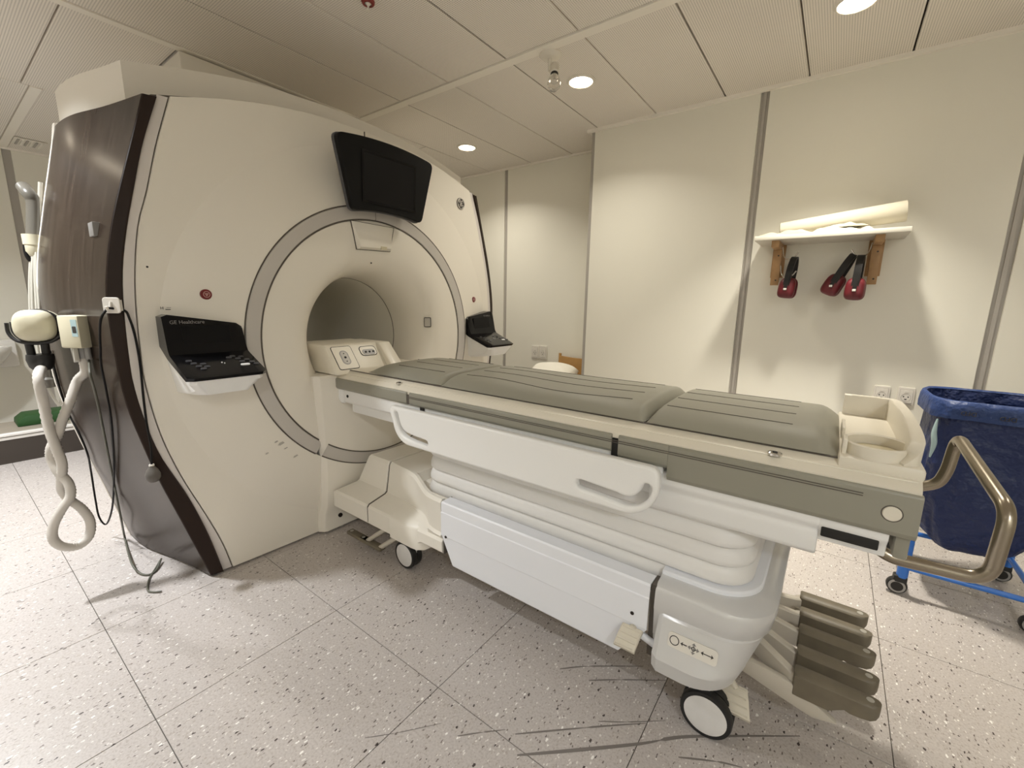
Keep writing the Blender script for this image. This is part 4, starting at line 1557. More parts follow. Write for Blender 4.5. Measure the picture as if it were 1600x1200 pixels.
# spiral end
Vs, Fs = [], []
for k in range(90):
    a_ = k*.22
    r_ = .054*(1-k/100)
    for h_ in (-.16, -.001):
        Vs.append(B_+uu*math.cos(a_)*r_+vv*math.sin(a_)*r_+dirr*h_)
Fs = [(2*k, 2*k+1, 2*k+3, 2*k+2) for k in range(89)]
pyd('roll_layers', Vs, Fs, 'foam_cream', roll, 60, fix=False)

cl = thing('folded_cloth', 'folded cream cloth lying in front of the foam roll on the wall shelf', 'cloth', (-.1, Y1-.22, 1.697))
random.seed(4)


def crumple(name, x0, x1, y0, y1, z0, h, m, par, seed, nx=26, ny=12, base=.004):
    rnd = random.Random(seed)
    ph = [rnd.uniform(0, 6.28) for _ in range(8)]
    top, bot = [], []
    for j in range(ny+1):
        for i in range(nx+1):
            u_, v_ = i/nx, j/ny
            e = min(1, 5*min(u_, 1-u_), 5*min(v_, 1-v_)) if h > 0 else 1
            e = math.sin(e*PI/2)
            wv = .55+.26*math.sin(9*u_+ph[0]+3*v_)+.20*math.sin(13*v_+ph[1]+5*u_)+.14*math.sin(23*u_+ph[2]+2*v_)
            top.append((x0+(x1-x0)*u_+.006*math.sin(9*v_+ph[3]), y0+(y1-y0)*v_+.008*math.sin(8*u_+ph[4]), z0+base+h*wv*e))
            bot.append((x0+(x1-x0)*u_+.006*math.sin(9*v_+ph[3]), y0+(y1-y0)*v_+.008*math.sin(8*u_+ph[4]), z0+.0005))
    N_ = len(top)
    F_ = []
    w_ = nx+1
    for j in range(ny):
        for i in range(nx):
            a_ = j*w_+i
            F_.append((a_, a_+1, a_+w_+1, a_+w_))
            F_.append((N_+a_, N_+a_+w_, N_+a_+w_+1, N_+a_+1))
    for i in range(nx):
        F_.append((i, N_+i, N_+i+1, i+1))
        a_ = ny*w_+i
        F_.append((a_, a_+1, N_+a_+1, N_+a_))
    for j in range(ny):
        a_ = j*w_
        F_.append((a_, a_+w_, N_+a_+w_, N_+a_))
        a_ = j*w_+nx
        F_.append((a_, N_+a_, N_+a_+w_, a_+w_))
    return pyd(name, top+bot, F_, m, par, 60)


crumple('cloth_fold', -.43, -.15, Y1-.285, Y1-.17, 1.697, .030, 'cloth_cream', cl, 3)
crumple('cloth_fold', -.18, .10, Y1-.29, Y1-.17, 1.697, .036, 'foam_cream', cl, 5)
crumple('cloth_fold', -.12, .08, Y1-.275, Y1-.18, 1.722, .020, 'cloth_cream', cl, 9)


def earmuffs(hx, hy, hz, tilt, label, rot=0.0):
    """folded ear defenders hanging from the headband; band in the plane facing along X"""
    t_ = thing('ear_defenders', label, 'ear defenders', (hx, hy, hz))
    M = Matrix.Translation((hx, hy, hz)) @ Matrix.Rotation(rot, 4, 'Z') @ Matrix.Rotation(tilt, 4, 'Y')

    def W(p_):
        return M @ Vector(p_)
    # headband: hangs over the hook, both legs go down
    L_ = .165
    prof = [(-.050, -L_), (-.052, -.10), (-.046, -.05), (-.026, -.012), (0, .006), (.026, -.012), (.046, -.05), (.052, -.10), (.050, -L_)]
    cm_ = catmull([(0, a_, b_) for a_, b_ in prof], 5)
    rings_ = []
    for i, c_ in enumerate(cm_):
        tt = (cm_[min(i+1, len(cm_)-1)]-cm_[max(i-1, 0)]).normalized()
        nn = Vector((1, 0, 0)).cross(tt)
        rings_.append([W(c_+Vector((s_*.017, 0, 0))+nn*h_) for s_, h_ in ((-1, -.005), (1, -.005), (1, .005), (-1, .005))])
    loft('headband', rings_, 'muff_black', t_, smooth=45)
    for sg in (-1, 1):
        # cup: rounded shell facing outward
        rings_ = []
        for k, (s_, off) in enumerate(((.96, .0), (1.0, .006), (1.0, .014), (.94, .026), (.80, .036), (.55, .042), (.2, .044))):
            rr_ = []
            for q_ in range(28):
                a_ = q_*2*PI/28
                ca, sa = math.cos(a_), math.sin(a_)
                ex = 0.6
                px_ = .046*s_*math.copysign(abs(ca)**ex, ca)*(1-.10*sa)
                pz_ = .062*s_*math.copysign(abs(sa)**ex, sa)
                rr_.append(W((px_, sg*(.012+off), -L_-.01+pz_)))
            rings_.append(rr_)
        loft('ear_cup', rings_, 'muff_red', t_, smooth=50)
        rr_ = [[W((.036*s_*math.cos(q_*2*PI/24), sg*o_, -L_-.01+.046*s_*math.sin(q_*2*PI/24))) for q_ in range(24)] for s_, o_ in ((.9, .002), (1.02, .005), (1.02, .011), (.98, .013))]
        loft('ear_cushion', rr_, 'muff_black', t_, smooth=50)
        q1 = [W((s_*.0095, sg*(.0535 if z_ > -L_-.005 else .056), z_)) for s_, z_ in ((-1, -.09), (1, -.09), (1, -L_-.025), (-1, -L_-.025))]
        q2 = [W((s_*.0095, sg*(.0585 if z_ > -L_-.005 else .059), z_)) for s_, z_ in ((-1, -.09), (1, -.09), (1, -L_-.025), (-1, -L_-.025))]
        loft('cup_arm', [q1, q2], 'muff_black', t_)
        qq = W((0, sg*.0595, -L_-.018))
        box('cup_clip', (qq.x-.008, qq.y-.003, qq.z-.006), (qq.x+.008, qq.y+.003, qq.z+.006), 'logo_silver', t_, bev=.001)
    return t_


h0 = at(1242, 404, 1, Y1-.155)
h1 = at(1333, 400, 1, Y1-.150)
h2 = at(1343, 402, 1, Y1-.175)
earmuffs(h0.x, h0.y, h0.z, .10, 'red ear defenders hanging alone on a wooden shelf bracket hook', -.15)
earmuffs(h1.x, h1.y, h1.z, .42, 'red ear defenders hanging slanted, beside a second pair on the same hook', -.15)
earmuffs(h2.x+.008, h2.y-.02, h2.z, .03, 'red ear defenders hanging straight down, beside a slanted pair', -.1)

# ================================================================== SOCKETS


def socket(px, py, ypl, label, group, w_=.075, h_=.10):
    p = at(px, py, 1, ypl)
    t_ = thing('wall_socket', label, 'socket', (p.x, ypl, p.z), group)
    fr_ = lambda d: ((p.x, ypl-d, p.z), (1, 0, 0), (0, 0, 1), (0, -1, 0))
    plate('socket_frame', [rrect(w_, h_, .006)], .012, fr_(.005), 'socket_white', t_, bevel=.002)
    plate('socket_inset', [rrect(w_*.78, h_*.80, .004)], .004, fr_(.0115), 'socket_grey', t_)
    plate('socket_face', [rrect(w_*.74, h_*.76, .004)], .006, fr_(.012), 'socket_white', t_)
    c_ = lambda r_: [(r_*math.cos(k*PI/12), -.008+r_*math.sin(k*PI/12)) for k in range(24)]
    plate('socket_ring', [c_(.0225), c_(.0205)], .002, fr_(.0155), 'socket_grey', t_)
    for dx, dz, r_ in ((-.010, -.004, .0035), (.010, -.004, .0035)):
        lathe('pin_hole', [(0, .0003), (r_, .0003), (r_, -.002)], (p.x+dx, ypl-.0152, p.z+dz), (0, -1, 0), 'hole_black', t_, n=10)
    plate('earth_hole', [arc(0, -.016, .006, PI, 2*PI, 8)], .001, fr_(.0152), 'hole_black', t_)
    plate('switch_rocker', [rrect(.018, .012, .002, 3, 0, .027)], .003, fr_(.0155), 'socket_white', t_)


socket(1377, 615.5, Y1, 'white wall socket under the shelf, farther from the blue laundry bag', 'sockets below the wall shelf')
socket(1415, 618.5, Y1, 'white wall socket under the shelf, beside the blue laundry bag', 'sockets below the wall shelf')
socket(837, 550, YA, 'small white wall socket behind the scanner, nearer the scanner', 'sockets on the wall behind the scanner', .09, .135)
socket(849, 550.5, YA, 'small white wall socket behind the scanner, nearer the wooden chair', 'sockets on the wall behind the scanner', .09, .135)

# ================================================================== CHAIR WITH LINEN
ch = thing('wooden_chair', 'light wooden chair with low backrest standing in the corner behind the table', 'chair', (-1.97, 3.5, 0))
cx0, cx1 = -2.17, -1.76
for x in (cx0+.015, cx1-.015):
    for y in (3.30, 3.70):
        top = .80 if y > 3.5 else .44
        tube('leg', [(x, y, 0), (x, y, .44), (x, y+(.02 if y > 3.5 else 0), top)], .014, 'wood_chair', ch, 10)
box('seat', (cx0, 3.27, .425), (cx1, 3.70, .448), 'wood_chair', ch, bev=.006)
rings = []
for k in range(9):
    t = k/8
    x = cx0+.02+(cx1-cx0-.04)*t
    y = 3.715+.015*math.sin(PI*t)
    rings.append([(x, y-.009, .60), (x, y-.009, .775-.012*math.sin(PI*t)), (x, y+.009, .775-.012*math.sin(PI*t)), (x, y+.009, .60)])
loft('backrest', rings, 'wood_chair', ch, smooth=50)
for z in (.20,):
    tube('stretcher', [(cx0+.015, 3.30, z), (cx0+.015, 3.70, z)], .009, 'wood_chair', ch, 8)
    tube('stretcher', [(cx1-.015, 3.30, z), (cx1-.015, 3.70, z)], .009, 'wood_chair', ch, 8)


def pillow(name, label, c, sx, sy, sz, rx, rz, seed, cat, grp=None):
    rnd = random.Random(seed)
    V_, F_ = [], []
    n_ = 22
    M = Matrix.Translation(c) @ Matrix.Rotation(rz, 4, 'Z') @ Matrix.Rotation(rx, 4, 'X')
    for s_ in (1, -1):
        for j in range(n_+1):
            for i in range(n_+1):
                u_, v_ = -1+2*i/n_, -1+2*j/n_
                h_ = max(0, (1-u_**4)*(1-v_**4))**.55*sz*.5
                h_ *= 1+.10*math.sin(4*u_+seed)+.08*math.sin(5*v_+2*u_+seed)
                pin = 1-.06*(u_*u_*v_*v_) - .05*(1-v_*v_)*(abs(u_) > .99) 
                V_.append(M @ Vector((u_*sx*.5*pin, v_*sy*.5*pin, s_*h_)))
    w_ = n_+1
    N_ = w_*w_
    for s_ in range(2):
        for j in range(n_):
            for i in range(n_):
                a_ = s_*N_+j*w_+i
                F_.append((a_, a_+1, a_+w_+1, a_+w_) if s_ == 0 else (a_, a_+w_, a_+w_+1, a_+1))
    me = bpy.data.meshes.new(name)
    me.from_pydata(V_, [], F_)
    bm = bmesh.new()
    bm.from_mesh(me)
    bmesh.ops.remove_doubles(bm, verts=bm.verts[:], dist=.0008)
    o = bmo(name, bm, 'linen_white', None, 60)
    bpy.data.meshes.remove(me)
    return tag(o, label, cat, grp)


pillow('pillow', 'white pillow propped on the wooden chair seat against its backrest', (-2.10, 3.47, .60), .46, .34, .22, .35, .12, 1, 'pillow')
pillow('folded_blanket', 'folded white blanket beside the pillow on the wooden chair', (-1.86, 3.36, .508), .18, .16, .12, .05, -.1, 5, 'blanket')

# ================================================================== CEILING FIXTURES
for i, (x, y, pw, spr) in enumerate(DOWNLIGHTS):
    lbl = ['recessed ceiling downlight close above the scanner end of the room', 'recessed ceiling downlight beside the clear bulb spot lamp', 'recessed ceiling downlight in front of the wall shelf',
           'recessed ceiling downlight beside the brown scanner panel', 'recessed ceiling downlight over the low platform', 'recessed ceiling downlight over the laundry trolley side', 'added fill lamp built as a ceiling downlight near the end wall, away from the scanner', 'added fill lamp built as a ceiling downlight over the open floor before the table'][i]
    t_ = thing('ceiling_downlight', lbl, 'lamp', (x, y, CEIL), 'recessed ceiling downlights')  # the two added fill lamps get the same fixture
    lathe('trim_ring', [(.072, -.010), (.080, -.010), (.088, -.003), (.088, .004), (.072, .004)], (x, y, CEIL), (0, 0, 1), 'fixture_white', t_, n=36)
    lathe('diffuser', [(0, -.005), (.071, -.005), (.073, .002)], (x, y, CEIL), (0, 0, 1), 'lamp_glow', t_, n=36)
    for k in range(3):
        a_ = k*2*PI/3+.4
        box('lamp_clip', (x+math.cos(a_)*.045-.004, y+math.sin(a_)*.045-.004, CEIL-.008), (x+math.cos(a_)*.045+.004, y+math.sin(a_)*.045+.004, CEIL-.004), 'lamp_reflector', t_)

lp = at(860, 84, 2, CEIL)
sl = thing('ceiling_spot_lamp', 'white ceiling spot lamp with short bent arm and a clear bulb', 'lamp', tuple(lp))
lathe('ceiling_rose', [(0, -.026), (.030, -.025), (.052, -.018), (.060, -.008), (.060, 0), (0, 0)], lp, (0, 0, 1), 'fixture_white', sl, n=32)
e1 = lp+Vector((0, 0, -.085))
e2 = lp+Vector((.035, -.03, -.105))
tube('lamp_arm', catmull([lp+Vector((0, 0, -.02)), lp+Vector((-.002, 0, -.06)), e1, e2], 6), .010, 'fixture_white', sl, 12)
hd = Vector((.18, -.35, -.92)).normalized()
h0_ = lp+Vector((.045, -.02, -.075))
lathe('lamp_holder', [(0, 0), (.020, 0), (.024, .006), (.026, .055), (.022, .060), (0, .060)], h0_, hd, 'fixture_white', sl, n=24)
lathe('bulb_neck', [(.021, .058), (.021, .066), (.018, .07), (0, .07)], h0_, hd, 'hole_black', sl, n=24)
lathe('bulb', [(.016, .068), (.022, .078), (.032, .098), (.036, .118), (.034, .138), (.024, .154), (.010, .161), (0, .162)], h0_, hd, 'bulb_glass', sl, n=28)
lathe('filament_mount', [(.004, .07), (.004, .105), (.012, .112), (.012, .116), (0, .118)], h0_, hd, 'lamp_reflector', sl, n=12)

sp_ = at(575, 2, 2, CEIL)
sk = thing('sprinkler_head', 'small white ceiling sprinkler with a red collar', 'sprinkler', tuple(sp_))
lathe('collar', [(.016, -.012), (.026, -.012), (.030, -.004), (.030, .002), (.016, .002)], sp_, (0, 0, 1), 'sprinkler_red', sk, n=28)
lathe('nozzle', [(0, -.040), (.010, -.040), (.010, -.036), (.004, -.034), (.004, -.02), (.012, -.012), (.016, .0)], sp_, (0, 0, 1), 'fixture_white', sk, n=20)

vt = at(45, 222, 2, CEIL)
ve = thing('ceiling_vent', 'small slatted white ceiling vent beyond the scanner', 'vent', (vt.x, vt.y, CEIL))
box('vent_frame', (vt.x-.12, vt.y-.10, CEIL-.012), (vt.x+.12, vt.y+.10, CEIL-.004), 'fixture_white', ve, bev=.002)
for k in range(6):
    box('slat', (vt.x-.10, vt.y-.08+.028*k, CEIL-.020), (vt.x+.10, vt.y-.066+.028*k, CEIL-.011), 'trim_white' if k % 2 else 'wall_strip', ve)

# ================================================================== LAUNDRY TROLLEY
TX0, TX1, TY0, TY1 = .385, .80, 2.50, 2.93
cxt = (TX0+TX1)/2
tl = thing('laundry_trolley', 'bright blue tubular laundry trolley on black castors', 'trolley', ((TX0+TX1)/2, (TY0+TY1)/2, 0))
tube('base_frame', rounded_path([(TX0, TY0, .135), (TX1, TY0, .135), (TX1, TY1, .135), (TX0, TY1, .135), (TX0, TY0, .135)], .05), .012, 'frame_blue', tl, 10)
TOPF = [(cxt+.216*math.copysign(abs(math.cos(k*PI/32))**.55, math.cos(k*PI/32)), (TY0+TY1)/2+.226*math.copysign(abs(math.sin(k*PI/32))**.55, math.sin(k*PI/32)), .868) for k in range(64)]
tube('top_frame', TOPF, .004, 'frame_blue', tl, 8, closed=True)
for x, y in ((TX0, TY0), (TX0, TY1), (TX1, TY1), (TX1, TY0)):
    tube('post', [(x, y, .085), (x, y, .30)], .021, 'frame_blue', tl, 14)
    if y == TY1:
        tube('post', [(x, y, .28), (cxt+(x-cxt)*.55, y-.0, .32), (cxt+(x-cxt)*.55, y+.011, .866)], .009, 'frame_blue', tl, 10)
    c_ = lathe('castor', [(.018, .13), (.018, .085), (0, .085)], (x-.0, y, 0), (0, 0, 1), 'tyre_black', tl, n=14)
    cyy = y-.0
    lathe('wheel', [(.018, .016), (.034, .015), (.038, .008), (.038, -.008), (.034, -.015), (.018, -.016)], (x-.012, cyy, .039), (0, 1, 0), 'tyre_black', c_, n=28)
    lathe('wheel_ring', [(.022, .0175), (.030, .0175), (.031, .014)], (x-.012, cyy, .039), (0, -1, 0), 'caster_grey', c_, n=28)
    lathe('wheel_hub', [(0, .017), (.022, .0165), (.022, -.016)], (x-.012, cyy, .039), (0, -1, 0), 'hole_black', c_, n=20)
    box('castor_hood', (x-.03, cyy-.018, .055), (x+.02, cyy+.022, .092), 'tyre_black', c_, bev=.008)

bg = thing('laundry_bag', 'dark blue plastic laundry bag hanging in the trolley with folded rim', 'bag', ((TX0+TX1)/2, (TY0+TY1)/2, .2))
rnd = random.Random(11)
cxb, cyb = (TX0+TX1)/2, (TY0+TY1)/2


def bag_ring(z, sc, amp, ph, nn=96, shift=0.0):
    out = []
    for k in range(nn):
        a_ = 2*PI*k/nn
        ca, sa = math.cos(a_), math.sin(a_)
        rx, ry = .205*sc, .215*sc
        ex = .55
        w_ = 1+amp*(math.sin(5*a_+ph)*.5+math.sin(11*a_-1.7*ph)*.32+math.sin(23*a_+2.1*ph)*.18)
        out.append((cxb+shift+rx*w_*math.copysign(abs(ca)**ex, ca), cyb+ry*w_*math.copysign(abs(sa)**ex, sa), z+amp*.10*math.sin(3*a_+ph)))
    return out


rings = []
bz = [(.905, 1.00, .008), (.885, .99, .012), (.85, .985, .022), (.80, .985, .034), (.74, .985, .046), (.68, .99, .055), (.62, 1.0, .062), (.56, 1.0, .066), (.50, .995, .068), (.44, .97, .070), (.38, .92, .072), (.32, .84, .074), (.27, .72, .072), (.235, .56, .06), (.215, .40, .05), (.205, .22, .05)]
for z, sc, amp in bz:
    rings.append(bag_ring(z, sc, amp, (.9-z)*7.5, nn=160))
loft('bag_body', rings, 'bag_blue', bg, cap0=False, cap1=True, smooth=80)
rings = [bag_ring(.838, 1.105, .034, .5, nn=160), bag_ring(.862, 1.110, .024, .3, nn=160), bag_ring(.892, 1.100, .014, .1, nn=160), bag_ring(.910, 1.075, .010, 0, nn=160), bag_ring(.916, 1.03, .010, 0, nn=160), bag_ring(.908, .998, .010, 0, nn=160)]
loft('bag_rim', rings, 'bag_blue_light', bg, cap0=False, cap1=False, smooth=80)
for dx, tx, zz_ in ((-.12, 'DFD', .872), (-.01, 'DFD', .868), (.09, 'DFD', .870)):
    text('bag_print', tx, .024, ((cxb+dx+.03, cyb-.2435, zz_), (-1, 0, 0), (0, 0, -1), (0, -1, 0)), 'letter_dark', bg, .0012)
# knotted corner of film
crv = catmull([(TX0+.012, TY0+.004, .83), (TX0+.010, TY0+.002, .77), (TX0+.016, TY0-.002, .72), (TX0+.012, TY0+.006, .66)], 6)
tube('bag_tie', crv, lambda t: .003+.007*math.sin(PI*t), 'label_blue', bg, 8)

# ================================================================== THINGS HANGING AT THE SCANNER SIDE
# audio box with label, mounted cornerwise on the panel
q0, q1, q2 = at(123.5, 519, 0, -2.36), at(91, 517, 0, -2.44), at(153, 518, 0, -2.42)
abx = thing('audio_box', 'cream plastic box with small label mounted on the brown scanner panel', 'box', tuple(q0))
q3 = q1+q2-q0
bz0, bz1 = at(123, 545, 0, -2.36).z, at(123, 493.5, 0, -2.36).z
prism('box_body', [(q_.x, q_.y) for q_ in (q0, q1, q3, q2)], 2, bz0, bz1, 'box_cream', abx, bev=.006)
fu = Vector((q0.x-q1.x, q0.y-q1.y, 0)).normalized()
fn = Vector((fu.y, -fu.x, 0))
lo_ = q0*.80+q1*.20
lo_.z = bz1-.048
plate('box_label', [rrect(.026, .066, .001, 2)], .001, (lo_+fn*.0006, fu, (0, 0, 1), fn), 'label_blue', abx)
plate('box_label_print', [rrect(.017, .026, .003, 2)], .001, (lo_+fn*.0012-Vector((0, 0, .006)), fu, (0, 0, 1), fn), 'letter_dark', abx)
mid_ = (q0+q1+q2+q3)/4
pcn = q0*.5+q2*.5-fu*.0
pcn = Vector((pcn.x, pcn.y, bz0))+(mid_-pcn).normalized()*.02
pcn.z = bz0
tube('box_connector', [pcn+Vector((0, 0, .004)), pcn+Vector((0, 0, -.05))], .010, 'caster_grey', abx, 12)
php = Vector((mid_.x, mid_.y, bz0))
tube('hose_port', [php+Vector((0, 0, .004)), php+Vector((0, 0, -.045))], .020, 'caster_grey', abx, 14)
pb = q1*.75+q3*.25
prism('mount_bracket', [(pb.x, bz0), (pb.x+.05, bz0), (pb.x+.055, bz0-.05), (pb.x+.03, bz0-.06)], 1, pb.y+.01, pb.y+.025, 'tube_clear', abx, bev=.002)
tube('mount_arm', [Vector((q3.x, q3.y-.02, (bz0+bz1)/2)), Vector((q3.x, CY-panel_y(1.25, q3.x)+.004, (bz0+bz1)/2))], .02, 'tyre_black', abx, 12)

# headphones resting in a holder beside the box
hc = at(54, 509, 0, -2.58)
HS = 1.02
hp_ = thing('headphones', 'cream and black pneumatic headphones hanging next to the cream box', 'headphones', tuple(hc))
# cup (superellipsoid), facing the camera
rings = []
view = Vector((.93, -.37, 0)).normalized()
side = Vector((-view.y, view.x, 0))
for s_, o_ in ((.55, -.035), (.92, -.030), (1.0, -.012), (1.0, .004), (.93, .022), (.78, .034), (.5, .042), (.15, .045)):
    rr_ = []
    for k in range(32):
        a_ = k*2*PI/32
        ca, sa = math.cos(a_), math.sin(a_)
        rr_.append(hc+view*o_*HS+side*math.copysign(abs(ca)**.75, ca)*.060*s_*HS+Vector((0, 0, math.copysign(abs(sa)**.75, sa)*.062*s_*HS)))
    rings.append(rr_)
loft('ear_cup', rings, 'box_cream', hp_, smooth=60)
rings = []
for s_, o_ in ((.8, -.075), (1.05, -.07), (1.08, -.052), (1.05, -.036), (.6, -.034)):
    rings.append([hc+view*o_*HS+side*math.cos(k*2*PI/32)*.058*s_*HS+Vector((0, 0, math.sin(k*2*PI/32)*.060*s_*HS)) for k in range(32)])
loft('ear_cushion', rings, 'muff_black', hp_, smooth=60)
rings = []
for s_, o_ in ((.5, -.125), (.95, -.12), (1.0, -.10), (1.0, -.085), (.8, -.075)):
    rings.append([hc+view*o_*HS+side*math.cos(k*2*PI/32)*.058*s_*HS+Vector((0, 0, math.sin(k*2*PI/32)*.060*s_*HS)) for k in range(32)])
loft('ear_cup', rings, 'box_cream', hp_, smooth=60)
fork = [hc+side*.075+Vector((0, 0, .01)), hc+side*.074+Vector((0, 0, -.03)), hc+side*.045+Vector((0, 0, -.062))+view*.01, hc+Vector((0, 0, -.070))+view*.012, hc-side*.05+Vector((0, 0, -.060))+view*.01, hc-side*.075+Vector((0, 0, -.03)), hc-side*.076+Vector((0, 0, .012))]
tube('yoke', catmull(fork, 6), .0065, 'muff_black', hp_, 8)
fork2 = [p_-view*.085-side*.012 for p_ in fork]
tube('yoke', catmull(fork2, 6), .0065, 'muff_black', hp_, 8)
for s_ in (-.026, .020):
    tube('headband_rail', [hc+side*s_+Vector((0, 0, -.062)), hc+side*(s_*.9)+Vector((0, 0, -.125))], .013, 'muff_black', hp_, 8)
lathe('headband_clamp', [(0, -.115), (.040, -.115), (.042, -.135), (.036, -.165), (.026, -.178), (0, -.180)], hc, (0, 0, 1), 'muff_black', hp_, n=24)
# hook behind it
hk = on_panel(72, 500)
tube('headphone_hook', [hk+Vector((.02, .02, -.03)), hc-view*.05+Vector((0, 0, -.03))], .008, 'cable_black', hp_, 8)

# corrugated hose: clamp -> twists -> loop -> box
XH = -2.46


def hose_pt(x, y, dy=0.0):
    return at(x, y, 0, XH+dy)


hpts = [hc+Vector((0, 0, -.165)), hose_pt(60, 590, .0), hose_pt(68, 630, 0), hose_pt(77, 670, .01), hose_pt(88, 700, .02), hose_pt(97, 725, .02), hose_pt(96, 748, 0.0), hose_pt(97, 765, -.02),
        hose_pt(108, 780, -.015), hose_pt(128, 795, .0), hose_pt(141, 815, .01), hose_pt(139, 838, .01), hose_pt(122, 853, .01), hose_pt(98, 854, .01), hose_pt(83, 842, .01), hose_pt(84, 820, .01), hose_pt(97, 795, .02),
        hose_pt(110, 775, .025), hose_pt(107, 755, .02), hose_pt(92, 738, 0), hose_pt(81, 718, -.015), hose_pt(80, 700, -.01), hose_pt(90, 680, .0), hose_pt(98, 655, .01), hose_pt(110, 625, .01), hose_pt(121, 595, .0), hose_pt(123, 570, 0)]
hpts[-1] = php+Vector((0, 0, -.10))
hpts.append(php+Vector((0, 0, -.04)))
hpath = catmull(hpts, 10)
V, F = tube_geo(hpath, lambda t: .0165+.0012*math.sin(t*900), 14)
ho = pyd('corrugated_hose', V, F, 'hose_white', None, 60)
tag(ho, 'white corrugated hose twisted into a loop below the cream headphones', 'hose')

# white adhesive hook and black cable with squeeze bulb
hp0 = on_panel(179, 477)
wh = thing('adhesive_hook', 'small white adhesive hook stuck on the brown panel edge', 'hook', tuple(hp0))
hn = Vector((.62, -.78, 0)).normalized()
hs = Vector((-hn.y, hn.x, 0))
plate('hook_plate', [rrect(.062, .058, .012)], .006, (hp0+hn*.012, hs, (0, 0, 1), hn), 'hook_white', wh, bevel=.002)
box('hook_block', tuple(hp0+Vector((-.012, -.004, -.02))), tuple(hp0+Vector((.012, .02, .02))), 'hook_white', wh)
tube('hook_arm', catmull([hp0+hn*.014+Vector((0, 0, .012)), hp0+hn*.020+Vector((0, 0, -.008)), hp0+hn*.030+Vector((0, 0, -.018)), hp0+hn*.036+Vector((0, 0, -.004))], 5), .005, 'hook_white', wh, 8)


def pan(x, y, lift=.012):
    return on_panel(x, y, lift)


def front(x, y, xx=-2.165):
    return at(x, y, 0, xx)


cpts = [front(237, 728), front(236, 700), front(229, 660), front(224, 620), front(219, 570), front(211, 525), front(202, 497), front(194, 485), hp0+hn*.030+Vector((0, 0, -.010)),
        pan(168, 482, .02), pan(158, 497, .03), pan(156, 520, .03), pan(157, 545, .03), pan(158, 570, .03), pan(166, 610), pan(173, 650), pan(177, 700), pan(178, 750), pan(175, 795, .03), pan(166, 819, .05), pan(155, 808, .05), pan(149, 780, .04), pan(142, 735, .02), pan(137, 710, .012), pan(125, 680, .010), pan(108, 648, .008), pan(96, 615, .006), pan(86, 580, .006), pan(78, 548, .006)]
cb = thing('squeeze_bulb_cable', 'thin black cable over the white hook ending in a grey squeeze bulb', 'cable', tuple(hp0))
tube('cable', catmull(cpts, 8), .0042, 'cable_black', cb, 8)
bb = front(237, 728)
lathe('squeeze_bulb', [(0, .004), (.006, .004), (.010, -.004), (.020, -.018), (.026, -.035), (.025, -.052), (.016, -.066), (0, -.071)], bb, (0, 0, 1), 'bulb_grey', cb, n=24)
lathe('bulb_collar', [(0, .007), (.009, .007), (.010, .001), (.0, 0)], bb, (0, 0, 1), 'hook_white', cb, n=16)

gpts = [pcn+Vector((0, 0, -.048)), pan(141, 585, .05), pan(148, 610, .03), pan(155, 640, .02), pan(163, 680, .015), pan(172, 725, .012), pan(181, 770, .012), pan(189, 810, .03), pan(195, 840, .03),
        at(205, 878, 2, .035), at(218, 895, 2, .008), at(232, 898, 2, .006), at(244, 891, 2, .006), at(252, 873, 2, .02)]
gc = tube('signal_cable', catmull(gpts, 8), .0045, 'cable_green', None, 8)
tag(gc, 'grey green cable hanging from the cream box down to the floor', 'cable')
fl = [at(252, 873, 2, .02), at(243, 888, 2, .006), at(233, 905, 2, .005), at(231, 922, 2, .005), at(240, 925, 2, .005), at(252, 924, 2, .005)]
fc_ = tube('floor_cable', catmull(fl, 8), .004, 'cable_green', None, 8)
tag(fc_, 'dark cable end lying on the floor tiles beside the brown panel foot', 'cable')

# grey gas hose hanging behind the panel, with cap and thin clear tubes
XG = -2.99
gs = thing('gas_hose', 'grey gas hose with cream cap and thin clear tubes beside the brown panel', 'hose', tuple(at(52, 380, 0, XG)))
tube('hose_tube', catmull([at(36, 292, 0, XG-.05), at(45, 303, 0, XG), at(52, 315, 0, XG), at(53, 345, 0, XG), at(52, 378, 0, XG)], 6), .025, 'tube_grey', gs, 16)
tube('hose_tube', catmull([at(63, 285, 0, XG+.01), at(62, 320, 0, XG+.01), at(61, 370, 0, XG+.01), at(62, 420, 0, XG+.01)], 6), .008, 'tube_clear', gs, 10)
c_ = at(52, 374, 0, XG)
lathe('hose_cap', [(0, .02), (.036, .02), (.036, -.025), (.033, -.028), (.033, -.055), (.022, -.075), (0, -.078)], c_, (0, 0, 1), 'box_cream', gs, n=24)
tube('cap_strap', catmull([at(45, 372, 0, XG), at(40, 382, 0, XG), at(42, 398, 0, XG), at(48, 408, 0, XG)], 5), .009, 'cable_black', gs, 8)
for k, (xa_, xb_) in enumerate(((49, 47), (52, 51), (55, 57), (57, 61))):
    tube('clear_tube', catmull([at(xa_, 394, 0, XG+.01*k), at((xa_+xb_)/2-1, 430, 0, XG+.01*k), at(xb_, 470, 0, XG+.012*k), at(xb_+2, 500, 0, XG+.012*k), at(xb_+8, 545, 0, XG+.012*k), at(xb_+16, 590, 0, XG)], 5), .006, 'tube_clear', gs, 8)
tube('tube_loop', catmull([at(70, 540, 0, XG), at(72, 575, 0, XG), at(76, 606, 0, XG), at(88, 628, 0, XG), at(94, 632, 0, XG), at(96, 620, 0, XG), at(90, 595, 0, XG), at(84, 560, 0, XG)], 6), .006, 'tube_clear', gs, 8)
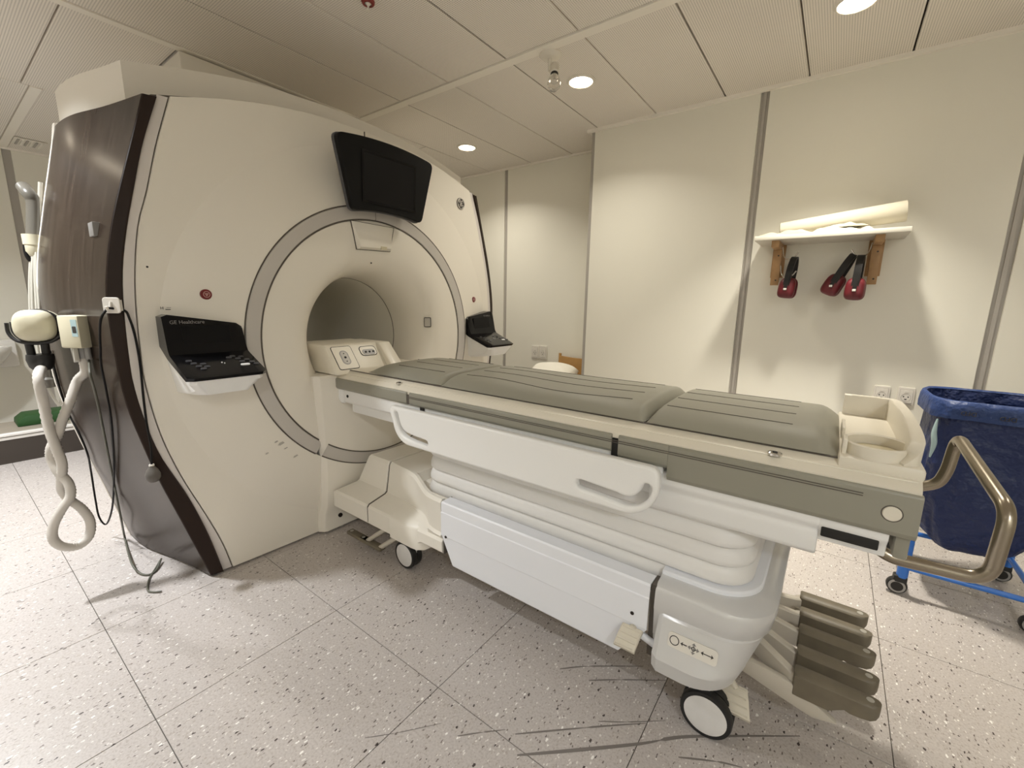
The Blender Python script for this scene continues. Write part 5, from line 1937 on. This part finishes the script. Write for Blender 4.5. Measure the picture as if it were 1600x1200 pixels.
lathe('tube_joint', [(0, .06), (.018, .06), (.018, -.01), (.026, -.02), (.026, -.06), (0, -.065)], at(73, 585, 0, XG), (.12, 0, 1), 'tube_grey', gs, n=16)

# ================================================================== FAR LEFT CORNER
XP = -4.989
pf = thing('low_platform', 'low dark platform with a white metal edge along the wall beyond the scanner', 'platform', (-5.3, -.3, 0))
box('plinth', (-5.50, -1.6, 0), (XP, 1.30, .185), 'plinth_dark', pf)
box('edge_profile', (-5.50, -1.6, .185), (XP+.004, 1.30, .205), 'alu_white', pf, bev=.003)
box('edge_profile', (XP-.03, -1.6, .213), (XP+.010, 1.30, .236), 'alu_white', pf, bev=.004)
box('platform_top', (-5.52, -1.6, .205), (XP-.02, 1.30, .222), 'plinth_top', pf)
g0_, g1_ = at(28, 668, 2, .222), at(98, 655, 2, .222)
gp_ = prism('green_foam_pad', [(g0_.y, .224), (g0_.y+.005, .265), (g0_.y+.05, .305), (1.10, .312), (1.12, .224)], 0, g0_.x-.25, g0_.x, 'green_pad', None, bev=.006)
tag(gp_, 'dark green foam pad lying on the low platform', 'foam pad')
ws = thing('wash_basin', 'white wall hung wash basin beside the far wall', 'basin', (X0, 0, .78))
rings = []
for s_, z in ((.55, .62), (.80, .66), (.98, .76), (1.0, .80), (.98, .812), (.86, .81), (.80, .78), (.6, .70), (.3, .68)):
    rings.append([(X0+.27+.26*s_*math.cos(k*PI/20)*(1 if True else 0), .10+.36*s_*math.copysign(abs(math.sin(k*PI/20))**.8, math.sin(k*PI/20)), z) for k in range(40)])
loft('bowl', rings, 'basin_white', ws, cap0=True, cap1=True, smooth=50)
box('basin_back', (X0, -.30, .60), (X0+.12, .50, .86), 'basin_white', ws, bev=.02)
lathe('tap', [(0, .14), (.018, .14), (.02, 0)], (X0+.07, .10, .86), (0, 0, 1), 'chrome', ws, n=16)
tube('tap_spout', catmull([(X0+.07, .10, .97), (X0+.12, .10, 1.0), (X0+.20, .10, .98), (X0+.22, .10, .95)], 5), .011, 'chrome', ws, 10)
